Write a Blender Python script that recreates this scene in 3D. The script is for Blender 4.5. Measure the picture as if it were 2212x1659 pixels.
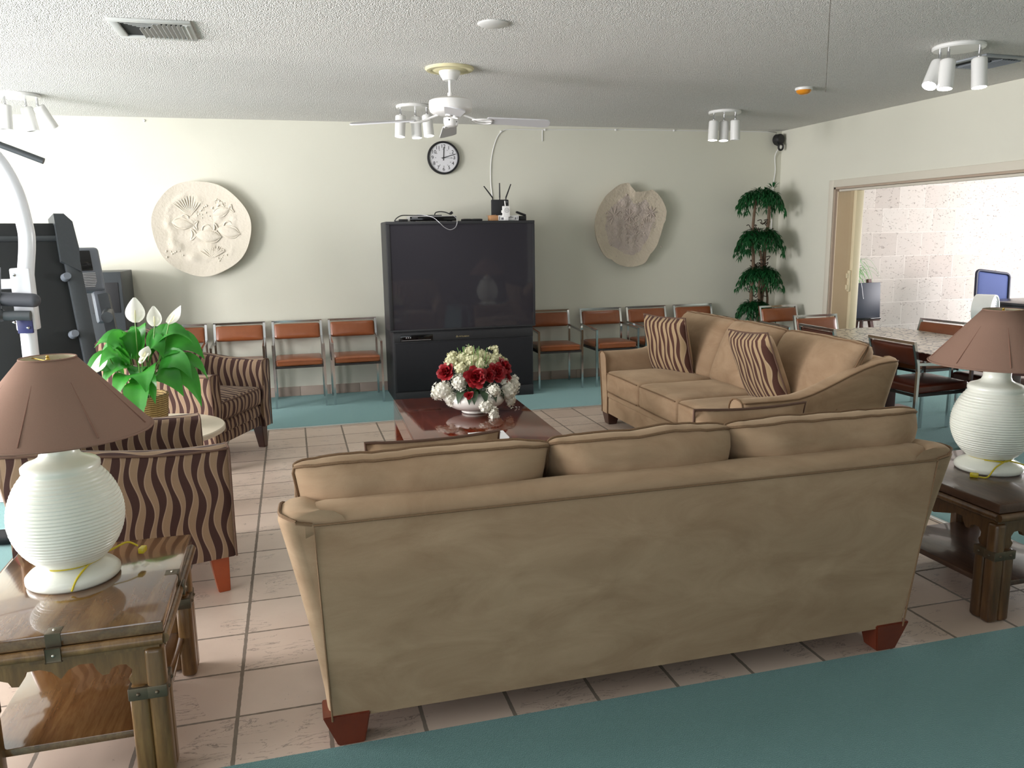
import bpy, bmesh, math, random
from mathutils import Vector, Matrix, noise
R = math.radians; PI = math.pi
for o in list(bpy.data.objects): bpy.data.objects.remove(o)
scene = bpy.context.scene
COL = scene.collection
rnd = random.Random(7)

# ---------------------------------------------------------------- camera
cam_d = bpy.data.cameras.new('camera'); cam = bpy.data.objects.new('camera', cam_d); COL.objects.link(cam)
cam_d.sensor_fit = 'HORIZONTAL'; cam_d.sensor_width = 36.0
cam_d.lens = 1723.41/2212*36.0
cam_d.clip_start = 0.05; cam_d.clip_end = 100
YAW, PITCH, ROLL = 0.26555, 0.18344, -0.015458
_f = Vector((math.sin(YAW)*math.cos(PITCH), math.cos(YAW)*math.cos(PITCH), -math.sin(PITCH)))
_r0 = Vector((math.cos(YAW), -math.sin(YAW), 0)); _u0 = _r0.cross(_f)
_r = _r0*math.cos(ROLL)+_u0*math.sin(ROLL); _u = -_r0*math.sin(ROLL)+_u0*math.cos(ROLL)
cam.matrix_world = Matrix(((_r.x,_u.x,-_f.x,0.27275),(_r.y,_u.y,-_f.y,-2.64946),(_r.z,_u.z,-_f.z,1.60700),(0,0,0,1)))
scene.camera = cam

# ---------------------------------------------------------------- light and exposure
scene.view_settings.view_transform = 'Standard'; scene.view_settings.look = 'None'
scene.view_settings.gamma = 1.0; scene.view_settings.use_curve_mapping = False
scene.view_settings.exposure = 0.45
W = bpy.data.worlds.new('world'); scene.world = W; W.use_nodes = True
bg = W.node_tree.nodes['Background']; bg.inputs[0].default_value = (0.80,0.90,1.0,1); bg.inputs[1].default_value = 1.0
def area(name, loc, direction, sx, sy, power, col):
    d = bpy.data.lights.new(name,'AREA'); d.shape='RECTANGLE'; d.size=sx; d.size_y=sy; d.energy=power; d.color=col
    o = bpy.data.objects.new(name,d); COL.objects.link(o); o.location = loc
    o.rotation_euler = Vector(direction).to_track_quat('-Z','Y').to_euler(); return o
DAY = (1.0,0.965,0.985)
# daylight coming in through the windows of the left wall and the far room; the fill behind the camera is added
area('window_and_fill_light', (-5.22,4.1,1.45), (1,0,0.25), 2.1,2.3, 110, DAY)
area('window_and_fill_light', (-5.22,1.4,1.45), (1,0,0.20), 2.1,2.3, 410, DAY)
area('window_and_fill_light', (-5.22,-1.6,1.45), (1,0.25,0.6), 2.1,2.3, 150, DAY)
area('window_and_fill_light', (-1.10,-6.22,1.45), (0,1,1.5), 4.9,2.3, 50, (0.96,0.98,1.0))  # added fill light from behind the camera, no known window there
area('far_room_daylight', (11.95,3.3,1.4), (-1,0.30,0.15), 3.8,2.3, 300, DAY)

# ---------------------------------------------------------------- helpers
def lin(c):
    out=[]
    for v in c[:3]:
        v/=255.0; out.append(v/12.92 if v<=0.04045 else ((v+0.055)/1.055)**2.4)
    return (*out,1.0)
class NT:
    def __init__(s, name):
        s.m = bpy.data.materials.new(name); s.m.use_nodes=True; s.t=s.m.node_tree; s.b=s.t.nodes['Principled BSDF']; s._c=None
    def n(s, typ, **k):
        nd=s.t.nodes.new(typ)
        for a,v in k.items(): setattr(nd,a,v)
        return nd
    def l(s,a,b): s.t.links.new(a,b)
    def coord(s, kind='Object', scale=(1,1,1)):
        if s._c is None: s._c=s.n('ShaderNodeTexCoord')
        if scale==(1,1,1): return s._c.outputs[kind]
        mp=s.n('ShaderNodeMapping'); mp.inputs['Scale'].default_value=scale; s.l(s._c.outputs[kind],mp.inputs[0]); return mp.outputs[0]
    def noise(s, scale, detail=3, rough=.5, co=None, dist=0):
        nd=s.n('ShaderNodeTexNoise'); nd.inputs['Scale'].default_value=scale; nd.inputs['Detail'].default_value=detail
        nd.inputs['Roughness'].default_value=rough; nd.inputs['Distortion'].default_value=dist
        s.l(co if co is not None else s.coord(),nd.inputs['Vector']); return nd.outputs['Fac']
    def math(s, op, a, b=None, c=None, clamp=False):
        nd=s.n('ShaderNodeMath',operation=op,use_clamp=clamp)
        for i,v in enumerate((a,b,c)):
            if v is None: continue
            if isinstance(v,(int,float)): nd.inputs[i].default_value=v
            else: s.l(v,nd.inputs[i])
        return nd.outputs[0]
    def ramp(s, fac, stops):
        nd=s.n('ShaderNodeValToRGB'); e=nd.color_ramp.elements
        while len(e)<len(stops): e.new(0.5)
        for i,(p,c) in enumerate(stops): e[i].position=p; e[i].color=c
        s.l(fac,nd.inputs[0]); return nd.outputs[0]
    def mix(s, fac, a, b):
        nd=s.n('ShaderNodeMix',data_type='RGBA')
        if isinstance(fac,(int,float)): nd.inputs[0].default_value=fac
        else: s.l(fac,nd.inputs[0])
        for i,v in ((6,a),(7,b)):
            if isinstance(v,tuple): nd.inputs[i].default_value=v
            else: s.l(v,nd.inputs[i])
        return nd.outputs[2]
    def base(s, v):
        if isinstance(v,tuple): s.b.inputs['Base Color'].default_value=v
        else: s.l(v,s.b.inputs['Base Color'])
        return s
    def set(s, rough=None, metal=None, coat=None, sheen=None, spec=None, trans=None):
        i=s.b.inputs
        if rough is not None: i['Roughness'].default_value=rough
        if metal is not None: i['Metallic'].default_value=metal
        if coat is not None: i['Coat Weight'].default_value=coat; i['Coat Roughness'].default_value=.06
        if sheen is not None: i['Sheen Weight'].default_value=sheen; i['Sheen Roughness'].default_value=.45
        if spec is not None: i['Specular IOR Level'].default_value=spec
        if trans is not None: i['Transmission Weight'].default_value=trans
        return s
    def bump(s, h, strength=.3, dist=.01):
        nd=s.n('ShaderNodeBump'); nd.inputs['Strength'].default_value=strength; nd.inputs['Distance'].default_value=dist
        s.l(h,nd.inputs['Height'])
        if s.b.inputs['Normal'].links: s.l(s.b.inputs['Normal'].links[0].from_socket, nd.inputs['Normal'])
        s.l(nd.outputs[0],s.b.inputs['Normal']); return s
def plain(name, rgb, rough=.5, metal=0, var=None, bump=None, **k):
    t=NT(name); t.set(rough=rough,metal=metal,**k)
    if var: t.base(t.mix(t.noise(var[0],3), lin(rgb), lin(var[1])))
    else: t.base(lin(rgb))
    if bump: t.bump(t.noise(bump[0],4),bump[1],bump[2])
    return t.m
def emis(name, rgb, strength):
    t=NT(name); t.base(lin(rgb)); t.b.inputs['Emission Color'].default_value=lin(rgb); t.b.inputs['Emission Strength'].default_value=strength; return t.m
def wood(name, c1, c2, c3, rough=.3, coat=.3, axis=1, scale=1.0):
    t=NT(name); sc=[9*scale]*3; sc[axis]=1.1*scale
    n1=t.noise(1.6,5,.6,t.coord('Object',tuple(sc)),.9); n2=t.noise(7,4,.6,t.coord('Object',tuple(v*2.2 for v in sc)),.3)
    f=t.math('ADD',t.math('MULTIPLY',n1,.75),t.math('MULTIPLY',n2,.25))
    t.base(t.ramp(f,[(.32,lin(c1)),(.5,lin(c2)),(.68,lin(c3))])).set(rough=rough,coat=coat); t.bump(n2,.08,.002); return t.m

class MB:
    def __init__(s): s.bm=bmesh.new()
    def _tf(s, vs, M):
        if M is not None: bmesh.ops.transform(s.bm,matrix=M,verts=vs)
    def box(s,x0,x1,y0,y1,z0,z1,bev=0,seg=2,M=None):
        r=bmesh.ops.create_cube(s.bm,size=1.0); vs=r['verts']
        for v in vs: v.co=Vector(((x0+x1)/2+v.co.x*(x1-x0),(y0+y1)/2+v.co.y*(y1-y0),(z0+z1)/2+v.co.z*(z1-z0)))
        if bev>0:
            es=list({e for v in vs for e in v.link_edges})
            rr=bmesh.ops.bevel(s.bm,geom=es,offset=bev,segments=seg,profile=.5,affect='EDGES')
            vs=list({v for f in rr['faces'] for v in f.verts}|{v for v in vs if v.is_valid})
        s._tf(vs,M); return s
    def boxc(s,c,size,rot=None,bev=0,seg=2):
        M=Matrix.Translation(Vector(c))
        if rot is not None: M=M@(rot if isinstance(rot,Matrix) else Matrix.LocRotScale(None,__import__('mathutils').Euler(rot),None))
        a,b,c2=[v/2 for v in size]; return s.box(-a,a,-b,b,-c2,c2,bev,seg,M)
    def quadring(s,rings,closed=True,caps=True):
        bm=s.bm; rv=[[bm.verts.new(p) for p in r] for r in rings]; n=len(rv[0])
        for a,b in zip(rv[:-1],rv[1:]):
            for i in range(n if closed else n-1):
                j=(i+1)%n
                try: bm.faces.new((a[i],a[j],b[j],b[i]))
                except ValueError: pass
        if caps and closed:
            try: bm.faces.new(list(reversed(rv[0])))
            except ValueError: pass
            try: bm.faces.new(rv[-1])
            except ValueError: pass
        return rv
    def cyl(s,p0,p1,r0,r1=None,n=16,caps=True):
        return s.tube([p0,p1],[r0,r0 if r1 is None else r1],n,caps=caps)
    def tube(s,pts,r,n=8,closed=False,caps=True,sq=False):
        pts=[Vector(p) for p in pts]; m=len(pts); rs=r if isinstance(r,(list,tuple)) else [r]*m
        tang=[]
        for i in range(m):
            if closed: t=pts[(i+1)%m]-pts[i-1]
            else: t=pts[min(i+1,m-1)]-pts[max(i-1,0)]
            tang.append(t.normalized())
        t0=tang[0]; up=Vector((0,0,1)) if abs(t0.z)<.9 else Vector((1,0,0))
        nrm=(up-t0*up.dot(t0)).normalized(); rings=[]
        for i in range(m):
            t=tang[i]; nrm=(nrm-t*nrm.dot(t)).normalized(); b=t.cross(nrm)
            k=1.0
            if 0<i<m-1 and not closed:
                d1=(pts[i]-pts[i-1]).normalized(); c=max(.5,d1.dot(t)); k=1/c if sq else 1
            rings.append([pts[i]+(nrm*math.cos(2*PI*(j+.5)/n)+b*math.sin(2*PI*(j+.5)/n))*rs[i]*(1.414 if sq else 1)*k for j in range(n)])
        if closed: rings.append(rings[0])
        if closed:
            bm=s.bm; rv=[[bm.verts.new(p) for p in q] for q in rings[:-1]]
            for a in range(m):
                A,B=rv[a],rv[(a+1)%m]
                for i in range(n):
                    j=(i+1)%n; bm.faces.new((A[i],A[j],B[j],B[i]))
        else: s.quadring(rings,True,caps)
        return s
    def sqtube(s,pts,w): return s.tube(pts,w/2,4,sq=True)
    def lathe(s,prof,n=32,M=None,caps=True):
        rings=[]
        for r,z in prof:
            rings.append([Vector((max(r,1e-4)*math.cos(2*PI*i/n),max(r,1e-4)*math.sin(2*PI*i/n),z)) for i in range(n)])
        if M is not None: rings=[[M@p for p in q] for q in rings]
        s.quadring(rings,True,caps); return s
    def prism(s,poly,h0,h1,M=None):
        a=[Vector((x,y,h0)) for x,y in poly]; b=[Vector((x,y,h1)) for x,y in poly]
        if M is not None: a=[M@p for p in a]; b=[M@p for p in b]
        s.quadring([a,b],True,True); return s
    def sphere(s,c,r,sc=(1,1,1),u=16,v=10,M=None):
        q=bmesh.ops.create_uvsphere(s.bm,u_segments=u,v_segments=v,radius=r)
        for w in q['verts']: w.co=Vector((w.co.x*sc[0],w.co.y*sc[1],w.co.z*sc[2]))+Vector(c)
        s._tf(q['verts'],M); return s
    def grid(s,rows):
        return s.quadring(rows,False,False)
    def cushion(s,w,d,h,r,crown=.0,crown_xy=(0,0),n=9,wob=0,seed=0,M=None,flat_bottom=False):
        old=set(s.bm.verts)
        q=bmesh.ops.create_cube(s.bm,size=2.0)
        es=list({e for v in q['verts'] for e in v.link_edges})
        bmesh.ops.subdivide_edges(s.bm,edges=es,cuts=n,use_grid_fill=True)
        vs=[v for v in s.bm.verts if v not in old]
        H=Vector((w/2,d/2,h/2))
        for v in vs:
            c=[math.copysign(1-(1-abs(a))**1.5,a) for a in v.co]
            u,vv,ww=c
            p=Vector((u*H.x,vv*H.y,ww*H.z))
            inner=Vector([max(-(H[i]-r),min(H[i]-r,p[i])) for i in range(3)])
            dlt=p-inner
            if dlt.length>1e-6: p=inner+dlt.normalized()*r
            k=(1-u*u)*(1-vv*vv)
            if not (flat_bottom and ww<0): p.z+=crown*k*ww
            p.x+=crown_xy[0]*(1-vv*vv)*(1-ww*ww)*u; p.y+=crown_xy[1]*(1-u*u)*(1-ww*ww)*vv
            if wob:
                nv=noise.noise_vector(Vector((p.x*5+seed*3.1,p.y*5,p.z*5+seed)))
                p+=nv*wob
            v.co=p
        s._tf(list(vs),M); return s
    def pillow(s,w,h,t,pinch=.06,n=14,M=None):
        rows={}
        bm=s.bm; vf={}; vb={}
        for i in range(n+1):
            for j in range(n+1):
                u=-1+2*i/n; v=-1+2*j/n
                x=u*w/2*(1-pinch*(1-v*v)*abs(u)**3); y=v*h/2*(1-pinch*(1-u*u)*abs(v)**3)
                tk=t/2*max(0,(1-u**4)*(1-v**4))**.45
                vf[i,j]=bm.verts.new((x,tk,y))
                edge=i in(0,n) or j in(0,n)
                vb[i,j]=vf[i,j] if edge else bm.verts.new((x,-tk,y))
        fs=[]
        for i in range(n):
            for j in range(n):
                bm.faces.new((vf[i,j],vf[i,j+1],vf[i+1,j+1],vf[i+1,j]))
                f=bm.faces.new((vb[i,j],vb[i+1,j],vb[i+1,j+1],vb[i,j+1])); fs.append(f)
        for f in fs: f.material_index=1
        s._tf(list({*vf.values(),*vb.values()}),M); return s
    def text(s,body,size,M,align='CENTER',depth=.0005):
        cu=bpy.data.curves.new('lettering','FONT'); cu.body=body; cu.size=size; cu.align_x=align; cu.align_y='CENTER'; cu.extrude=depth
        o=bpy.data.objects.new('lettering',cu); COL.objects.link(o)
        dg=bpy.context.evaluated_depsgraph_get(); me=bpy.data.meshes.new_from_object(o.evaluated_get(dg))
        me.transform(M); s.bm.from_mesh(me)
        bpy.data.objects.remove(o); bpy.data.curves.remove(cu); bpy.data.meshes.remove(me); return s
def box_uv(bm):
    uv=bm.loops.layers.uv.verify()
    for f in bm.faces:
        n=f.normal; a=[abs(c) for c in n]
        for l in f.loops:
            p=l.vert.co
            if a[2]>=.75: q=(p.y,p.x)
            elif a[0]>=a[1]: q=(p.y,p.z)
            else: q=(p.x,p.z)
            l[uv].uv=q
def obj(name, mb, mats, parent=None, sharp=38, uv=False, loc=None, recalc=True):
    bm=mb.bm
    if recalc: bmesh.ops.recalc_face_normals(bm,faces=bm.faces)
    bm.normal_update()
    if uv: box_uv(bm)
    for f in bm.faces: f.smooth=True
    lim=R(sharp)
    for e in bm.edges:
        if len(e.link_faces)==2 and e.calc_face_angle(0)>lim: e.smooth=False
    me=bpy.data.meshes.new(name); bm.to_mesh(me); bm.free()
    for m in (mats if isinstance(mats,(list,tuple)) else [mats]): me.materials.append(m)
    o=bpy.data.objects.new(name,me); COL.objects.link(o)
    if parent: o.parent=parent
    if loc: o.location=loc
    return o
def thing(name,label,cat,loc=(0,0,0),rotz=0,group=None):
    o=bpy.data.objects.new(name,None); COL.objects.link(o); o.location=loc; o.rotation_euler=(0,0,rotz); o.empty_display_size=.1
    o['label']=label; o['category']=cat
    if group: o['group']=group
    return o
def tag(o,label,cat,group=None):
    o['label']=label; o['category']=cat
    if group: o['group']=group
    return o
def struct(name,mb,mats,parent=None,sharp=38):
    o=obj(name,mb,mats,parent,sharp); o['kind']='structure'; return o
def dup(root,loc,rotz,label,group=None):
    r=root.copy(); COL.objects.link(r); r.location=loc; r.rotation_euler=(0,0,rotz); r['label']=label
    if group: r['group']=group
    def rec(src,dst):
        for ch in list(src.children):
            c=ch.copy(); COL.objects.link(c); c.parent=dst; rec(ch,c)
    rec(root,r); return r
def bez(p0,p1,p2,n=10):
    p0,p1,p2=Vector(p0),Vector(p1),Vector(p2)
    return [p0*(1-t)**2+p1*2*t*(1-t)+p2*t*t for t in [i/n for i in range(n+1)]]
def smooth_path(pts,k=6):
    pts=[Vector(p) for p in pts]; out=[]
    for i in range(len(pts)-1):
        a=pts[max(i-1,0)];b=pts[i];c=pts[i+1];d=pts[min(i+2,len(pts)-1)]
        for j in range(k):
            t=j/k; out.append(.5*((2*b)+(c-a)*t+(2*a-5*b+4*c-d)*t*t+(3*b-a-3*c+d)*t**3))
    out.append(pts[-1]); return out
def leaf(mb,p0,p1,p2,width,n=8,across=4,fold=.25,mat=0,pw=.85,side=None):
    path=bez(p0,p1,p2,n); rows=[]
    for i,p in enumerate(path):
        t=(path[min(i+1,n)]-path[max(i-1,0)]).normalized()
        sd=side.copy() if side is not None else t.cross(Vector((0,0,1)))
        if sd.length<.15: sd=Vector((1,0,0))
        sd=(sd-t*sd.dot(t)).normalized(); nm=sd.cross(t).normalized()
        if nm.z<0: nm=-nm
        tt=i/n; w=width*.5*max(.02,math.sin(PI*min(1,max(0,tt))**pw))
        rows.append([p+sd*(w*(2*j/across-1))+nm*(fold*w*abs(2*j/across-1)) for j in range(across+1)])
    k=len(mb.bm.faces); mb.quadring(rows,False,False)
    mb.bm.faces.ensure_lookup_table()
    for f in mb.bm.faces[k:]: f.material_index=mat
def facing(loc,right,up):
    r=Vector(right).normalized(); u=Vector(up).normalized(); n=r.cross(u); u=n.cross(r)
    M=Matrix((r,u,n)).transposed().to_4x4(); M.translation=Vector(loc); return M

# ---------------------------------------------------------------- materials
def carpet_mat():
    t=NT('teal_carpet'); n1=t.noise(1.3,3,.55); n2=t.noise(260,2,.6); n3=t.noise(35,3,.6)
    c=t.mix(n1,lin((70,106,104)),lin((88,125,123)))
    c=t.mix(t.math('MULTIPLY',n2,.65),c,lin((42,74,74))); c=t.mix(t.math('MULTIPLY',n3,.25),c,lin((104,138,135)))
    t.base(c).set(rough=.95,sheen=.9,spec=.1); t.b.inputs['Sheen Tint'].default_value=lin((190,226,224)); t.bump(n2,.7,.006); return t.m
def tile_mat():
    t=NT('beige_floor_tile'); co=t.coord('Object'); sx=t.n('ShaderNodeSeparateXYZ'); t.l(co,sx.inputs[0])
    T=.305; u=t.math('DIVIDE',sx.outputs[0],T); v=t.math('DIVIDE',sx.outputs[1],T)
    def dist(a,w):
        f=t.math('FRACT',t.math('ADD',a,.5)); return t.math('ABSOLUTE',t.math('SUBTRACT',f,.5))
    wob=t.math('MULTIPLY',t.math('SUBTRACT',t.noise(30,3),.5),.018)
    gx=t.math('LESS_THAN',t.math('ADD',dist(u,0),wob),.022); gy=t.math('LESS_THAN',t.math('ADD',dist(v,0),wob),.0165)
    g=t.math('MAXIMUM',gx,gy)
    cb=t.n('ShaderNodeCombineXYZ'); t.l(t.math('FLOOR',u),cb.inputs[0]); t.l(t.math('FLOOR',v),cb.inputs[1])
    wn=t.n('ShaderNodeTexWhiteNoise'); t.l(cb.outputs[0],wn.inputs['Vector'])
    c=t.mix(wn.outputs['Value'],lin((190,170,154)),lin((212,194,178)))
    n=t.noise(6,5,.6); c=t.mix(t.math('MULTIPLY',n,.5),c,lin((172,154,138)))
    s1=t.noise(5.5,8,.72,None,1.2); c=t.mix(t.math('MULTIPLY',t.math('LESS_THAN',s1,.345),.5),c,lin((116,102,92)))
    mp=t.n('ShaderNodeMapping'); mp.inputs['Rotation'].default_value=(0,0,-.42); mp.inputs['Scale'].default_value=(2.2,9,1); t.l(co,mp.inputs[0])
    sc=t.math('LESS_THAN',t.math('ABSOLUTE',t.math('SUBTRACT',t.noise(1.7,6,.66,mp.outputs[0],.8),.5)),.0085)
    c=t.mix(t.math('MULTIPLY',t.math('MULTIPLY',sc,t.math('GREATER_THAN',t.noise(2.6,2),.52)),.62),c,lin((98,86,78)))
    sp=t.noise(70,2); c=t.mix(t.math('MULTIPLY',t.math('GREATER_THAN',sp,.74),.4),c,lin((120,105,95)))
    c=t.mix(g,c,t.mix(t.noise(14,2),lin((128,116,102)),lin((104,94,84))))
    t.base(c); t.l(t.math('ADD',t.math('MULTIPLY',g,.5),t.math('ADD',.26,t.math('MULTIPLY',n,.18))),t.b.inputs['Roughness'])
    t.bump(t.math('SUBTRACT',t.math('MULTIPLY',n,.25),g),.35,.004); return t.m
def ceiling_mat():
    t=NT('popcorn_ceiling'); t.base(t.mix(t.noise(.7,2),lin((232,231,225)),lin((238,237,233)))).set(rough=.95,spec=.1)
    v=t.n('ShaderNodeTexVoronoi'); v.inputs['Scale'].default_value=130; v.inputs['Randomness'].default_value=1; t.l(t.coord(),v.inputs['Vector'])
    h=t.math('ADD',t.math('MULTIPLY',v.outputs['Distance'],-.9),t.math('MULTIPLY',t.noise(60,2,.6),.8)); t.bump(h,.85,.014); return t.m
def wall_mat(name,rgb):
    t=NT(name); t.base(t.mix(t.noise(1.1,3),lin(rgb),lin([v*.97 for v in rgb]))).set(rough=.62,spec=.3); t.bump(t.noise(60,3),.10,.004); return t.m
def coral_mat():
    t=NT('coral_stone'); co=t.coord('Object'); br=t.n('ShaderNodeTexBrick'); sx=t.n('ShaderNodeSeparateXYZ'); t.l(co,sx.inputs[0])
    cb=t.n('ShaderNodeCombineXYZ'); t.l(sx.outputs[0],cb.inputs[0]); t.l(sx.outputs[2],cb.inputs[1]); t.l(cb.outputs[0],br.inputs['Vector'])
    br.inputs['Scale'].default_value=1; br.inputs['Brick Width'].default_value=.40; br.inputs['Row Height'].default_value=.315; br.inputs['Mortar Size'].default_value=.004
    br.inputs['Color1'].default_value=lin((186,178,172)); br.inputs['Color2'].default_value=lin((206,200,194)); br.inputs['Mortar'].default_value=lin((222,216,210)); br.inputs['Bias'].default_value=0; br.offset=.37
    m=t.mix(t.math('MULTIPLY',t.noise(2.2,3),.6),br.outputs[0],lin((214,196,186)))
    mp=t.n('ShaderNodeMapping'); mp.inputs['Scale'].default_value=(26,26,48); mp.inputs['Rotation'].default_value=(0,.6,0); t.l(co,mp.inputs[0])
    h=t.noise(1.0,3,.6,mp.outputs[0],.5); pit=t.ramp(h,[(.60,(0,0,0,1)),(.68,(1,1,1,1))])
    pn=t.math('MULTIPLY',pit,t.math('MULTIPLY',t.noise(2.5,2),1.1))
    t.base(t.mix(pn,m,lin((120,108,104)))).set(rough=.8,spec=.2); t.bump(t.math('MULTIPLY',pit,-1),.5,.006); return t.m
def suede_mat():
    t=NT('tan_microsuede'); n1=t.noise(3.2,5,.62,t.coord('Object',(1,1,2.2)),.6); n2=t.noise(420,2)
    f=t.ramp(n1,[(.32,(0,0,0,1)),(.68,(1,1,1,1))])
    c=t.mix(f,lin((146,120,94)),lin((172,146,118))); c=t.mix(t.math('MULTIPLY',n2,.22),c,lin((120,97,72)))
    t.base(c).set(rough=.88,sheen=.35,spec=.15); t.b.inputs['Sheen Tint'].default_value=lin((225,205,175)); t.bump(n2,.15,.001)
    w=t.noise(6,3,.5); t.bump(w,.12,.03); return t.m
def stripe_mat(name, dark, tan, edge, P=.066, wl=.19, amp=.16):
    t=NT(name); co=t.coord('UV'); sx=t.n('ShaderNodeSeparateXYZ'); t.l(co,sx.inputs[0]); u=t.math('DIVIDE',sx.outputs[0],P); v=t.math('MULTIPLY',sx.outputs[1],2*PI/wl)
    x=t.math('ADD',u,t.math('MULTIPLY',t.math('SINE',v),amp)); f=t.math('FRACT',x)
    par=t.math('MULTIPLY',t.math('MODULO',t.math('FLOOR',x),2.0),PI*.9)
    wd=t.math('ADD',.60,t.math('MULTIPLY',t.math('SINE',t.math('ADD',t.math('ADD',v,1.7),par)),.17))
    d=t.math('LESS_THAN',f,wd)
    e1=t.math('LESS_THAN',t.math('ABSOLUTE',t.math('SUBTRACT',f,wd)),.045); e2=t.math('LESS_THAN',f,.045); e=t.math('MAXIMUM',e1,e2)
    n=t.noise(380,2,.6,t.coord('Object'))
    c=t.mix(d,lin(tan),lin(dark)); c=t.mix(t.math('MULTIPLY',e,.8),c,lin(edge)); c=t.mix(t.math('MULTIPLY',n,.25),c,lin([q*.6 for q in tan]))
    t.base(c).set(rough=.9,sheen=.1,spec=.15); t.bump(n,.25,.001); return t.m
def mosaic_mat():
    t=NT('etched_mosaic_top'); co=t.coord('Object',(1,1,1))
    v=t.n('ShaderNodeTexVoronoi',feature='DISTANCE_TO_EDGE'); v.inputs['Scale'].default_value=17; v.inputs['Randomness'].default_value=1
    mp=t.n('ShaderNodeMapping'); mp.inputs['Scale'].default_value=(1.0,.8,1); t.l(co,mp.inputs[0]); t.l(mp.outputs[0],v.inputs['Vector'])
    ln=t.math('LESS_THAN',v.outputs['Distance'],.075); gate=t.math('GREATER_THAN',t.noise(14,2),.44)
    t.base(t.mix(t.math('MULTIPLY',ln,gate),lin((206,194,176)),lin((40,34,32)))).set(rough=.28,coat=.12); return t.m
def shade_mat():
    t=NT('mauve_linen_shade'); n=t.noise(300,2); t.base(t.mix(t.math('MULTIPLY',n,.35),lin((150,122,106)),lin((122,96,84)))).set(rough=.9,spec=.1); t.bump(n,.2,.001)
    tr=t.n('ShaderNodeBsdfTranslucent'); tr.inputs[0].default_value=lin((190,150,130)); ms=t.n('ShaderNodeMixShader'); ms.inputs[0].default_value=.22
    out=t.t.nodes['Material Output']; t.l(t.b.outputs[0],ms.inputs[1]); t.l(tr.outputs[0],ms.inputs[2]); t.l(ms.outputs[0],out.inputs[0]); return t.m
def leaf_mat(name,c1,c2,rough=.35,sc=30):
    t=NT(name); t.base(t.mix(t.noise(sc,3),lin(c1),lin(c2))).set(rough=rough,spec=.4); t.b.inputs['Subsurface Weight'].default_value=0
    tr=t.n('ShaderNodeBsdfTranslucent'); tr.inputs[0].default_value=lin([min(255,v*1.25) for v in c2]); ms=t.n('ShaderNodeMixShader'); ms.inputs[0].default_value=.25
    out=t.t.nodes['Material Output']; t.l(t.b.outputs[0],ms.inputs[1]); t.l(tr.outputs[0],ms.inputs[2]); t.l(ms.outputs[0],out.inputs[0]); return t.m
def basket_mat():
    t=NT('woven_basket'); w=t.n('ShaderNodeTexWave',bands_direction='Z'); w.inputs['Scale'].default_value=26; w.inputs['Distortion'].default_value=2.5; w.inputs['Detail'].default_value=3; t.l(t.coord(),w.inputs[0])
    n=t.noise(40,4,.6,t.coord('Object',(1,1,.15))); f=t.math('MULTIPLY',w.outputs['Fac'],n)
    t.base(t.ramp(f,[(.1,lin((120,92,50))),(.5,lin((196,168,112)))])).set(rough=.8); t.bump(w.outputs['Fac'],.6,.006); return t.m
M={}
M['carpet']=carpet_mat(); M['tile']=tile_mat(); M['ceiling']=ceiling_mat(); M['wall']=wall_mat('cream_wall_paint',(218,217,202)); M['coral']=coral_mat()
M['base']=plain('pinkish_cove_tile',(188,172,158),.45,var=(3,(170,152,140)))
M['trim']=plain('aluminium_edge',(205,205,200),.35,.6); M['frame']=plain('painted_door_frame',(176,158,140),.5); M['header']=plain('cream_header_paint',(212,206,190),.55)
M['fold']=plain('tan_folding_vinyl',(222,204,172),.5,var=(3,(212,192,158))); M['foldpost']=plain('cream_door_post',(224,208,172),.4)
M['darkwall']=plain('dark_panelled_wall',(92,82,72),.6,var=(2,(70,62,56)))
M['suede']=suede_mat(); M['welt']=plain('tan_welt_cord',(128,101,74),.85,var=(200,(104,78,52)))
M['stripe']=stripe_mat('striped_upholstery',(66,44,42),(150,126,102),(174,150,128),P=.054,wl=.27,amp=.20)
M['stripe2']=stripe_mat('striped_pillow_fabric',(76,46,40),(170,146,112),(188,166,134),P=.050,wl=.27,amp=.15)
M['weltdark']=plain('dark_stripe_welt',(96,72,58),.85)
M['mahog']=plain('mahogany_foot',(118,52,30),.28,var=(16,(96,38,22)),coat=.3)
M['walnutfoot']=plain('dark_walnut_foot',(70,40,28),.3,var=(16,(52,28,20)),coat=.3); M['orangefoot']=plain('orange_stained_foot',(166,78,36),.3,var=(16,(146,62,28)),coat=.3)
M['leather']=plain('cognac_vinyl',(148,86,50),.30,var=(22,(128,70,38)),bump=(90,.10,.002),coat=.15)
M['leathershade']=plain('shaded_cognac_vinyl',(112,54,36),.30,var=(22,(96,44,30)),bump=(90,.10,.002),coat=.15)  # same brown vinyl, with the shadow side's darkness put into its colour
M['chrome']=plain('chrome_tube',(214,214,216),.13,1.0); M['darkrail']=plain('black_rail',(44,40,38),.5)
M['cabinet']=plain('black_television_cabinet',(30,31,34),.55,var=(90,(38,39,42)),bump=(300,.08,.001))
M['grille']=plain('black_speaker_cloth',(19,20,25),.85,bump=(500,.3,.001))
M['glossblack']=plain('gloss_black',(10,10,12),.08); M['matteblack']=plain('matte_black_plastic',(22,22,24),.5); M['black2']=plain('soft_black',(32,32,34),.6)
t_=NT('television_screen'); t_.base(lin((50,49,54))).set(rough=.03,spec=.5); M['screen']=t_.m
M['gold']=plain('brass',(198,164,84),.3,1.0); M['badge']=plain('badge_gold',(196,184,140),.35,.7)
M['silver']=plain('silver_plastic',(186,186,188),.35,.5); M['white']=plain('white_plastic',(232,232,230),.4); M['offwhite']=plain('white_enamel',(226,226,222),.35,coat=.2)
M['greyprint']=plain('grey_print',(120,120,124),.6); M['board']=plain('brown_cardboard',(186,140,98),.85)
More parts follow.
